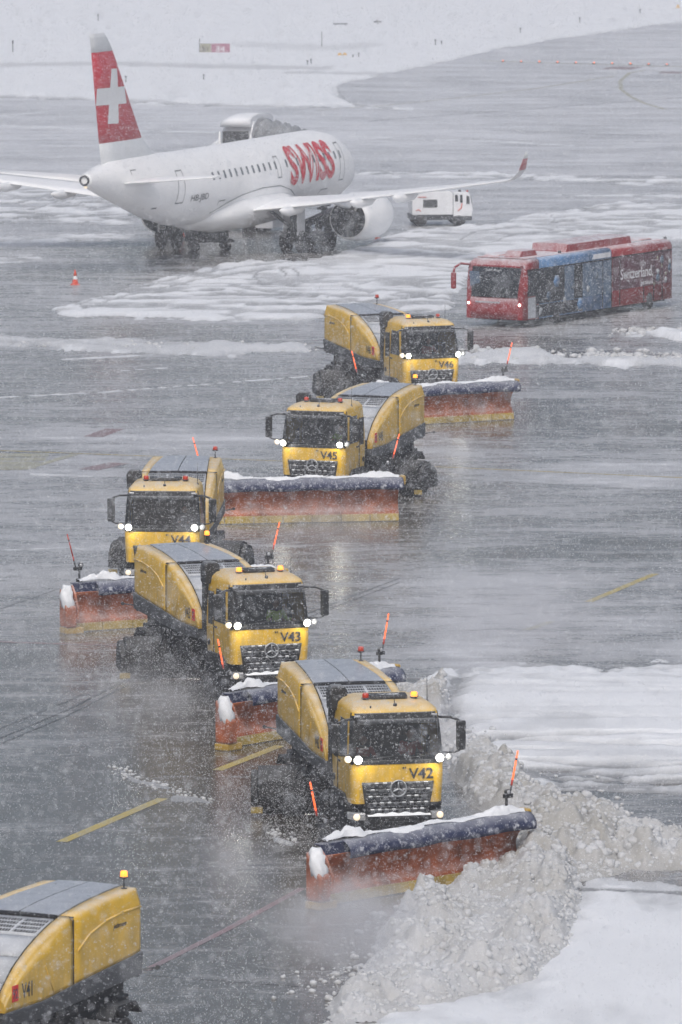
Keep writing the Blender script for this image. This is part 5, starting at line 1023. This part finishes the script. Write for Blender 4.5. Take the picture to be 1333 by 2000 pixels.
# ------------------------------------------------------------------ small things on the apron and in the far snow
def cone(x, y, lab, h=.75):
    t = empty('traffic_cone', (x, y, 0)); tag(t, lab, 'traffic cone', 'traffic cones round the airliner')
    m = MB(); m.box((0, 0, .025), (.42, .42, .05)); m.build('base', 'cone', t, bevel=.01)
    m = MB(); m.lathe((0, 0, .05), (0, 0, 1), [(0, .15), (h * .30, .115)], 14, cap=False); m.build('lower_band', 'cone', t)
    m = MB(); m.lathe((0, 0, .05), (0, 0, 1), [(h * .30, .117), (h * .52, .088)], 14, cap=False); m.build('white_band', 'white_paint', t)
    m = MB(); m.lathe((0, 0, .05), (0, 0, 1), [(h * .52, .086), (h * .9, .035), (h * .93, .02)], 14); m.build('tip', 'cone', t)
cone(*G(147, 556), 'orange and white cone standing alone at the left, behind the tail', .72)
cone(*G(355, 461), 'orange cone under the tail beside the left main wheels', .62); cone(*G(738, 471), 'small orange cone just right of the engine', .55)
t = empty('taxiway_sign', (*G(420, 107), 0)); tag(t, 'wide taxiway sign, yellowish left part and red right part with pale figures', 'sign')
m = MB(); m.box((-.70, 0, .47), (.84, .16, .78)); m.build('yellow_panel', 'sign_yellow', t, bevel=.02)
m = MB(); m.box((.43, 0, .47), (1.38, .16, .78)); m.build('red_panel', 'sign_red', t, bevel=.02)
textmesh('sign_text', '34', .62, 'numwhite', t, (.40, -.09, .25), extrude=.004, sx=1.2); textmesh('sign_text', 'B1', .5, 'number', t, (-.70, -.09, .28), extrude=.004)
m = MB(); m.box((-1.14, 0, .62), (.07, .1, 1.24)); m.box((1.0, 0, .05), (.06, .1, .3)); m.build('post', 'stake', t)
t = empty('guard_light', (*G(669, 113), .0)); tag(t, 'pair of round amber guard lights low in the far snow', 'guard light')
for x in (-.19, .19):
    m = MB(); m.lathe((x, 0, .26), (0, -1, 0), [(-.1, .12), (.05, .16), (.09, .12), (.10, .02)], 12); m.build('lamp', 'guard_amber', t)
m = MB(); m.box((0, .05, .13), (.5, .1, .26)); m.build('housing', 'sign_yellow', t)
t = empty('marker_pole', (*G(629, 95), 0)); tag(t, 'thin grey upright pole in the far snowfield', 'pole'); m = MB(); m.tube((0, 0, 0), (0, 0, 1.3), .025, n=6); m.build('pole', 'steel', t)
t = empty('low_barrier', (*G(665, 55), 0)); tag(t, 'thin dark horizontal bar low in the distant snow, top centre', 'barrier'); m = MB(); m.box((0, 0, .38), (1.15, .1, .10)); m.build('bar', 'stake', t); m = MB(); m.box((-.4, 0, .17), (.06, .06, .34)); m.box((.4, 0, .17), (.06, .06, .34)); m.build('leg', 'stake', t)
t = empty('instrument_post', (*G(738, 52), 0)); tag(t, 'small dark instrument on a post in the distant snow, right of the bar', 'instrument'); m = MB(); m.tube((0, 0, 0), (0, 0, .5), .03, n=6); m.build('post', 'stake', t); m = MB(); m.box((0, 0, .42), (.62, .12, .12)); m.box((-.05, 0, .52), (.12, .1, .12)); m.build('head', 'stake', t)
t = empty('warning_board', (*G(1325, 20), 0)); tag(t, 'small ochre triangular board in the top right corner', 'sign'); m = MB(); m.prism([(-.24, .12), (.24, .12), (.05, .5), (-.05, .5)], 'y', -.05, .05); m.build('board', 'guard_amber', t); m = MB(); m.box((0, 0, .06), (.06, .05, .12)); m.build('post', 'stake', t)
stake = None
for k, (u, v, h, lab) in enumerate(((25, 107, .9, 'tall thin snow stake at the far left edge'), (192, 45, .55, 'snow stake directly above the tail fin'), (601, 131, .30, 'short dark stake left of the guard lights'), (608, 129, .34, 'second short stake, left of the guard lights'), (690, 117, .2, 'tiny stake just right of the guard lights'), (701, 116, .3, 'stake right of the guard lights'), (851, 93, .45, 'dark stake by the curve of the far taxiway'), (863, 92, .3, 'pale stake by the far taxiway bend'), (1017, 69, .4, 'stake in the middle of the far snow edge'), (1133, 49, .45, 'stake near the far taxiway edge'), (1251, 30, .35, 'upper right snow stake'), (246, 166, .45, 'stake in the snow right of the tail fin'), (398, 160, .35, 'stake between the fin and the sign'))):
    if stake is None: m = MB(); m.tube((0, 0, 0), (0, 0, 1), .045, .035, 6); m.box((0, 0, .88), (.14, .06, .2)); o = m.build('snow_stake', 'stake'); stake = o
    else: o = stake.copy(); COL.objects.link(o)
    o.location = (*G(u, v), 0); o.scale = (1, 1, h + .22); tag(o, lab, 'stake', 'marker stakes in the snowfield')
sl0 = None
for k in range(10):
    u = 983 + k * 35.6; v = 120.5 + k * .75
    if sl0 is None:
        sl0 = empty('stop_bar_light'); m = MB(); m.lathe((0, 0, 0), (0, 0, 1), [(0, .16), (.04, .14), (.06, .1)], 12); m.build('housing', 'steel', sl0)
        m = MB(); m.lathe((0, -.04, .08), (0, -1, .3), [(-.04, .04), (0, .055), (.03, .04), (.035, .01)], 10); o = m.build('lens', mat('stop_bar_lens', (.9, .2, .05), .3, emit=(1.0, .20, .06), es=2.2), sl0); l = sl0
    else: l = copy_tree(sl0)
    l.location = (*G(u, v), .01); tag(l, ('leftmost', 'second from left', 'third from left', 'fourth from left', 'fifth from left', 'sixth from left', 'fourth from right', 'third from right', 'second from right', 'rightmost')[k] + ' small orange light in the row across the far taxiway', 'ground light', 'orange lights in a row across the far taxiway')
t = empty('ground_cable', (0, 0, 0))
bpy.data.objects.remove(t)

# ------------------------------------------------------------------ loose clods round the blades and along the windrows
from mathutils import noise as mnoise
bm = bmesh.new(); bmesh.ops.create_icosphere(bm, subdivisions=2, radius=1.0)
for v in bm.verts: v.co *= 1 + .28 * mnoise.noise(v.co * 1.7) + .15 * mnoise.noise(v.co * 4)
cv = np.array([v.co[:] for v in bm.verts]); cf = np.array([[v.index for v in f.verts] for f in bm.faces]); bm.free()
def scatter(name, pts, label, mtl='slush', smoothf=True):
    V_ = []; F_ = []; b = 0
    for (x, y, z, r) in pts:
        a = RNG.random() * 6.28; c, s = math.cos(a), math.sin(a); q = cv * np.array([1, RNG.uniform(.7, 1.2), RNG.uniform(.55, .85)]) * r
        q = np.stack([q[:, 0] * c - q[:, 1] * s + x, q[:, 0] * s + q[:, 1] * c + y, q[:, 2] + z], -1); V_.append(q); F_.append(cf + b); b += len(cv)
    me = bpy.data.meshes.new(name); me.from_pydata(np.concatenate(V_).tolist(), [], np.concatenate(F_).tolist()); me.polygons.foreach_set('use_smooth', [True] * len(me.polygons)); me.materials.append(M[mtl])
    o = bpy.data.objects.new(name, me); COL.objects.link(o); return tag(o, label, 'snow', kind='stuff')
pts = []
def along(px, n, w, r0, r1, zs=.0):
    P = GP(px)
    for _ in range(n):
        k = RNG.integers(0, len(P) - 1); u = RNG.random(); x = P[k][0] * (1 - u) + P[k + 1][0] * u + RNG.normal() * w; y = P[k][1] * (1 - u) + P[k + 1][1] * u + RNG.normal() * w * 3
        r = r0 + (r1 - r0) * RNG.random() ** 3; pts.append((x, y, r * .3 + RNG.random() * zs, r))
along([(640, 1950), (760, 1840), (860, 1740)], 260, .5, .03, .12); along([(900, 1690), (1040, 1640), (1180, 1600)], 240, .4, .04, .16, .7); along([(1100, 1600), (1330, 1660)], 130, .5, .03, .14, .1)
along([(230, 1500), (262, 1525), (330, 1542), (410, 1566)], 160, .16, .02, .07); along([(530, 1625), (575, 1652)], 40, .12, .02, .08)
along([(860, 1440), (1000, 1540)], 140, .5, .03, .12, .3); along([(905, 690), (1333, 700)], 200, .35, .05, .26, .05); along([(0, 668), (620, 680)], 180, .3, .04, .14); along([(1200, 650), (1333, 648)], 80, .3, .05, .24)
scatter('snow_clods', pts, 'loose lumps of slush strewn along the ploughed windrows')

def heapz(x, y):
    ix = np.clip(((x - hx[0]) / (hx[1] - hx[0])).astype(int), 0, len(hx) - 1); iy = np.clip(((y - hy[0]) / (hy[1] - hy[0])).astype(int), 0, len(hy) - 1); return HH[iy, ix]
cxp = RNG.uniform(hx[0], hx[-1], 200000); cyp = RNG.uniform(hy[0], hy[-1], 200000); cz = heapz(cxp, cyp); ok = cz > .03
cxp, cyp, cz = cxp[ok][:6500], cyp[ok][:6500], cz[ok][:6500]; cr = (.035 + .10 * RNG.random(len(cxp)) ** 4) * (.6 + .8 * fbm(cxp * .9, cyp * .5, 400, 3))
CLODS = (np.stack([cxp, cyp, cz - cr * .4], -1), cr)

# ------------------------------------------------------------------ the air: falling snow, blown powder, haze
def flakes(name, P, Rd, label, mt, sub=1):
    me = bpy.data.meshes.new(name); me.vertices.add(len(P)); me.vertices.foreach_set('co', P.astype(np.float32).ravel())
    at = me.attributes.new('rad', 'FLOAT', 'POINT'); at.data.foreach_set('value', Rd.astype(np.float32)); me.update()
    o = bpy.data.objects.new(name, me); COL.objects.link(o)
    ng = bpy.data.node_groups.new(name, 'GeometryNodeTree'); ng.interface.new_socket('Geometry', in_out='INPUT', socket_type='NodeSocketGeometry'); ng.interface.new_socket('Geometry', in_out='OUTPUT', socket_type='NodeSocketGeometry')
    n = ng.nodes; l = ng.links; gi = n.new('NodeGroupInput'); go = n.new('NodeGroupOutput'); ip = n.new('GeometryNodeInstanceOnPoints'); ic = n.new('GeometryNodeMeshIcoSphere'); ic.inputs['Subdivisions'].default_value = sub; ic.inputs['Radius'].default_value = 1.0
    sm = n.new('GeometryNodeSetMaterial'); sm.inputs['Material'].default_value = mt; na = n.new('GeometryNodeInputNamedAttribute'); na.data_type = 'FLOAT'; na.inputs['Name'].default_value = 'rad'
    src = ic.outputs[0]
    if sub > 1:   # lumpy, unevenly turned clods
        sp_ = n.new('GeometryNodeSetPosition'); nz = n.new('ShaderNodeTexNoise'); nz.inputs['Scale'].default_value = 1.6; nz.inputs['Detail'].default_value = 2; nm = n.new('GeometryNodeInputNormal')
        sb = n.new('ShaderNodeMath'); sb.operation = 'SUBTRACT'; sb.inputs[1].default_value = .5; vs = n.new('ShaderNodeVectorMath'); vs.operation = 'SCALE'; ml = n.new('ShaderNodeMath'); ml.operation = 'MULTIPLY'; ml.inputs[1].default_value = 1.3
        l.new(nz.outputs[0], sb.inputs[0]); l.new(sb.outputs[0], ml.inputs[0]); l.new(nm.outputs[0], vs.inputs[0]); l.new(ml.outputs[0], vs.inputs['Scale']); l.new(ic.outputs[0], sp_.inputs[0]); l.new(vs.outputs[0], sp_.inputs['Offset'])
        ss = n.new('GeometryNodeSetShadeSmooth'); l.new(sp_.outputs[0], ss.inputs[0]); src = ss.outputs[0]
        rv = n.new('FunctionNodeRandomValue'); rv.data_type = 'FLOAT_VECTOR'; rv.inputs[1].default_value = (6.28, 6.28, 6.28); l.new(rv.outputs[0], ip.inputs['Rotation'])
    l.new(gi.outputs[0], ip.inputs['Points']); l.new(src, sm.inputs[0]); l.new(sm.outputs[0], ip.inputs['Instance']); l.new(na.outputs[0], ip.inputs['Scale']); l.new(ip.outputs[0], go.inputs[0])
    md = o.modifiers.new('flakes', 'NODES'); md.node_group = ng
    return tag(o, label, 'snowfall', kind='stuff')
fm, n_, l_, p_ = newmat('snowflake'); p_.inputs['Base Color'].default_value = (.88, .9, .93, 1); p_.inputs['Roughness'].default_value = .9
tl = n_.new('ShaderNodeBsdfTranslucent'); tl.inputs[0].default_value = (.9, .92, .95, 1); ms = n_.new('ShaderNodeMixShader'); ms.inputs[0].default_value = .5; l_.new(p_.outputs[0], ms.inputs[1]); l_.new(tl.outputs[0], ms.inputs[2]); l_.new(ms.outputs[0], n_['Material Output'].inputs[0])
co_ = flakes('heap_clods', CLODS[0], CLODS[1], 'rounded lumps of slush covering the ploughed heap', M['slush'], 2); co_['category'] = 'snow'
FLAKE_N, Y0, Y1 = 1050000, 40.0, 540.0
yy = (Y0 ** 3 + (Y1 ** 3 - Y0 ** 3) * RNG.random(FLAKE_N * 3)) ** (1 / 3)
xx = (RNG.random(yy.size) * 2 - 1) * (0.0459 * yy * 1.25 + .5)
lo = np.maximum(0.05, CAM_H - 0.190 * yy - .5); hi = CAM_H - 0.042 * yy + .8; span = 0.15 * yy
keep = RNG.random(yy.size) < np.clip((hi - lo) / span, 0, 1)
zz = lo + (hi - lo) * RNG.random(yy.size); P = np.stack([xx, yy, zz], -1)[keep][:FLAKE_N]
Rd = .0045 + .006 * RNG.random(len(P)) ** 2.5
_n = 2500; _y = (14.0 ** 3 + (75.0 ** 3 - 14.0 ** 3) * RNG.random(_n)) ** (1 / 3)
P = np.concatenate([P, np.stack([(RNG.random(_n) * 2 - 1) * (.052 * _y + .3), _y, CAM_H - _y * (.04 + .155 * RNG.random(_n))], -1)]); Rd = np.concatenate([Rd, .006 + .008 * RNG.random(_n)])
flakes('falling_snow', P, Rd, 'dense snowflakes falling through the air over the whole apron', fm)
# powder whirled up round brooms, wheels and blades
PP = []; RR_ = []
for (num, x, y, hd, px, py, pa, lab, _), dens in zip(TRUCKS, (.28, .3, .3, .3, .25, .25)):
    a = R(hd); c, s = math.cos(a), math.sin(a)
    for (cx, cy, cz, sx, sy, sz, n) in ((-1.6, 5.5, .5, 1.5, 3.6, .6, 16000), (1.6, 6.0, .5, 1.5, 3.2, .6, 10000), (-1.2, 11, .7, 2.2, 4.2, .7, 10000), (px + .5, py - 1.2, .3, 2.6, 1.2, .4, 9000), (-2.2, 1.5, .8, .9, 2.4, .8, 8000)):
        n = int(n * dens); q = RNG.normal(size=(n, 3)) * (sx, sy, sz) + (cx, cy, cz); q[:, 2] = np.abs(q[:, 2])
        PP.append(np.stack([x + c * q[:, 0] - s * q[:, 1], y + s * q[:, 0] + c * q[:, 1], q[:, 2]], -1)); RR_.append(.004 + .006 * RNG.random(n))
flakes('blown_snow_powder', np.concatenate(PP), np.concatenate(RR_), 'fine snow powder whirled up around the brooms and blades', fm)
hz = MB(); hz.box((0, 1080, (CAM_H + 4 - 2) / 2 - .5), (5200, 2800, CAM_H + 4 + 1)); ho = hz.build('haze', 'snow'); ho.data.materials.clear()
hm = bpy.data.materials.new('haze'); hm.use_nodes = True; hn = hm.node_tree.nodes; hn.clear(); out = hn.new('ShaderNodeOutputMaterial'); pv = hn.new('ShaderNodeVolumePrincipled'); pv.inputs['Color'].default_value = (.93, .95, 1.0, 1); pv.inputs['Density'].default_value = 0.0004; pv.inputs['Anisotropy'].default_value = 0.1
hm.node_tree.links.new(pv.outputs[0], out.inputs['Volume']); ho.data.materials.append(hm); tag(ho, kind='stuff')
ho.location = (0, 0, 0)

# spray and snow dust hanging low round the brooms and blades: soft volumes that thin out to nothing at their rims
def spray(name, x, y, z, sx, sy, sz, dens, rz, label, seed):
    m = MB(); n = 14; m.rings([[(math.sin(math.pi * t / 8) * math.cos(2 * math.pi * k / n), math.sin(math.pi * t / 8) * math.sin(2 * math.pi * k / n), math.cos(math.pi * t / 8)) for k in range(n)] for t in range(9)], True, False)
    mt = bpy.data.materials.new(name); mt.use_nodes = True; N = mt.node_tree.nodes; L = mt.node_tree.links; N.clear(); out = N.new('ShaderNodeOutputMaterial'); pv = N.new('ShaderNodeVolumePrincipled'); pv.inputs['Color'].default_value = (.95, .96, 1, 1)
    tc = N.new('ShaderNodeTexCoord'); ln = N.new('ShaderNodeVectorMath'); ln.operation = 'LENGTH'; L.new(tc.outputs['Object'], ln.inputs[0])
    mr = N.new('ShaderNodeMapRange'); mr.interpolation_type = 'SMOOTHSTEP'; mr.inputs[1].default_value = .95; mr.inputs[2].default_value = .1; L.new(ln.outputs['Value'], mr.inputs[0])
    ge = N.new('ShaderNodeNewGeometry'); nz = N.new('ShaderNodeTexNoise'); nz.inputs['Scale'].default_value = .8; nz.inputs['Detail'].default_value = 3; L.new(ge.outputs['Position'], nz.inputs['Vector'])
    m2 = N.new('ShaderNodeMapRange'); m2.inputs[1].default_value = .35; m2.inputs[2].default_value = .7; m2.inputs[4].default_value = dens * 2; L.new(nz.outputs[0], m2.inputs[0])
    mm = N.new('ShaderNodeMath'); mm.operation = 'MULTIPLY'; L.new(mr.outputs[0], mm.inputs[0]); L.new(m2.outputs[0], mm.inputs[1]); L.new(mm.outputs[0], pv.inputs['Density']); L.new(pv.outputs[0], out.inputs['Volume'])
    o = m.build(name, mt); o.location = (x, y, z); o.scale = (sx, sy, sz); o.rotation_euler = (0, 0, rz); return tag(o, label, 'snow spray', kind='stuff')
for k, (u, v, sx, sy, sz, d, lab) in enumerate(((680, 1840, 2.6, 7.0, 1.0, .50, 'grey spray at the left end of the nearest blade'), (470, 1720, 1.6, 7.0, .8, .12, 'spray between the nearest truck and the cut-off one'), (860, 1440, 1.5, 5.0, .8, .16, 'snow dust behind the right of the nearest truck'),
        (960, 1640, 1.6, 4.0, .8, .20, 'spray in front of the right half of the nearest blade'), (300, 1390, 2.6, 8.0, 1.0, .10, 'snow dust trailing beside the second truck'), (1000, 1210, 5.5, 14.0, 1.0, .12, 'veil of blown snow over the middle right'), (640, 1050, 3.5, 9.0, 1.0, .07, 'snow dust in front of the long middle plough'), (870, 900, 2.6, 9.0, 1.0, .07, 'snow dust behind the fourth truck'), (120, 1260, 3.5, 10.0, .8, .05, 'thin snow dust at the left edge'))):
    x, y = G(u, v); spray('snow_spray', x, y, .5, sx, sy, sz, d, 0, lab, k)
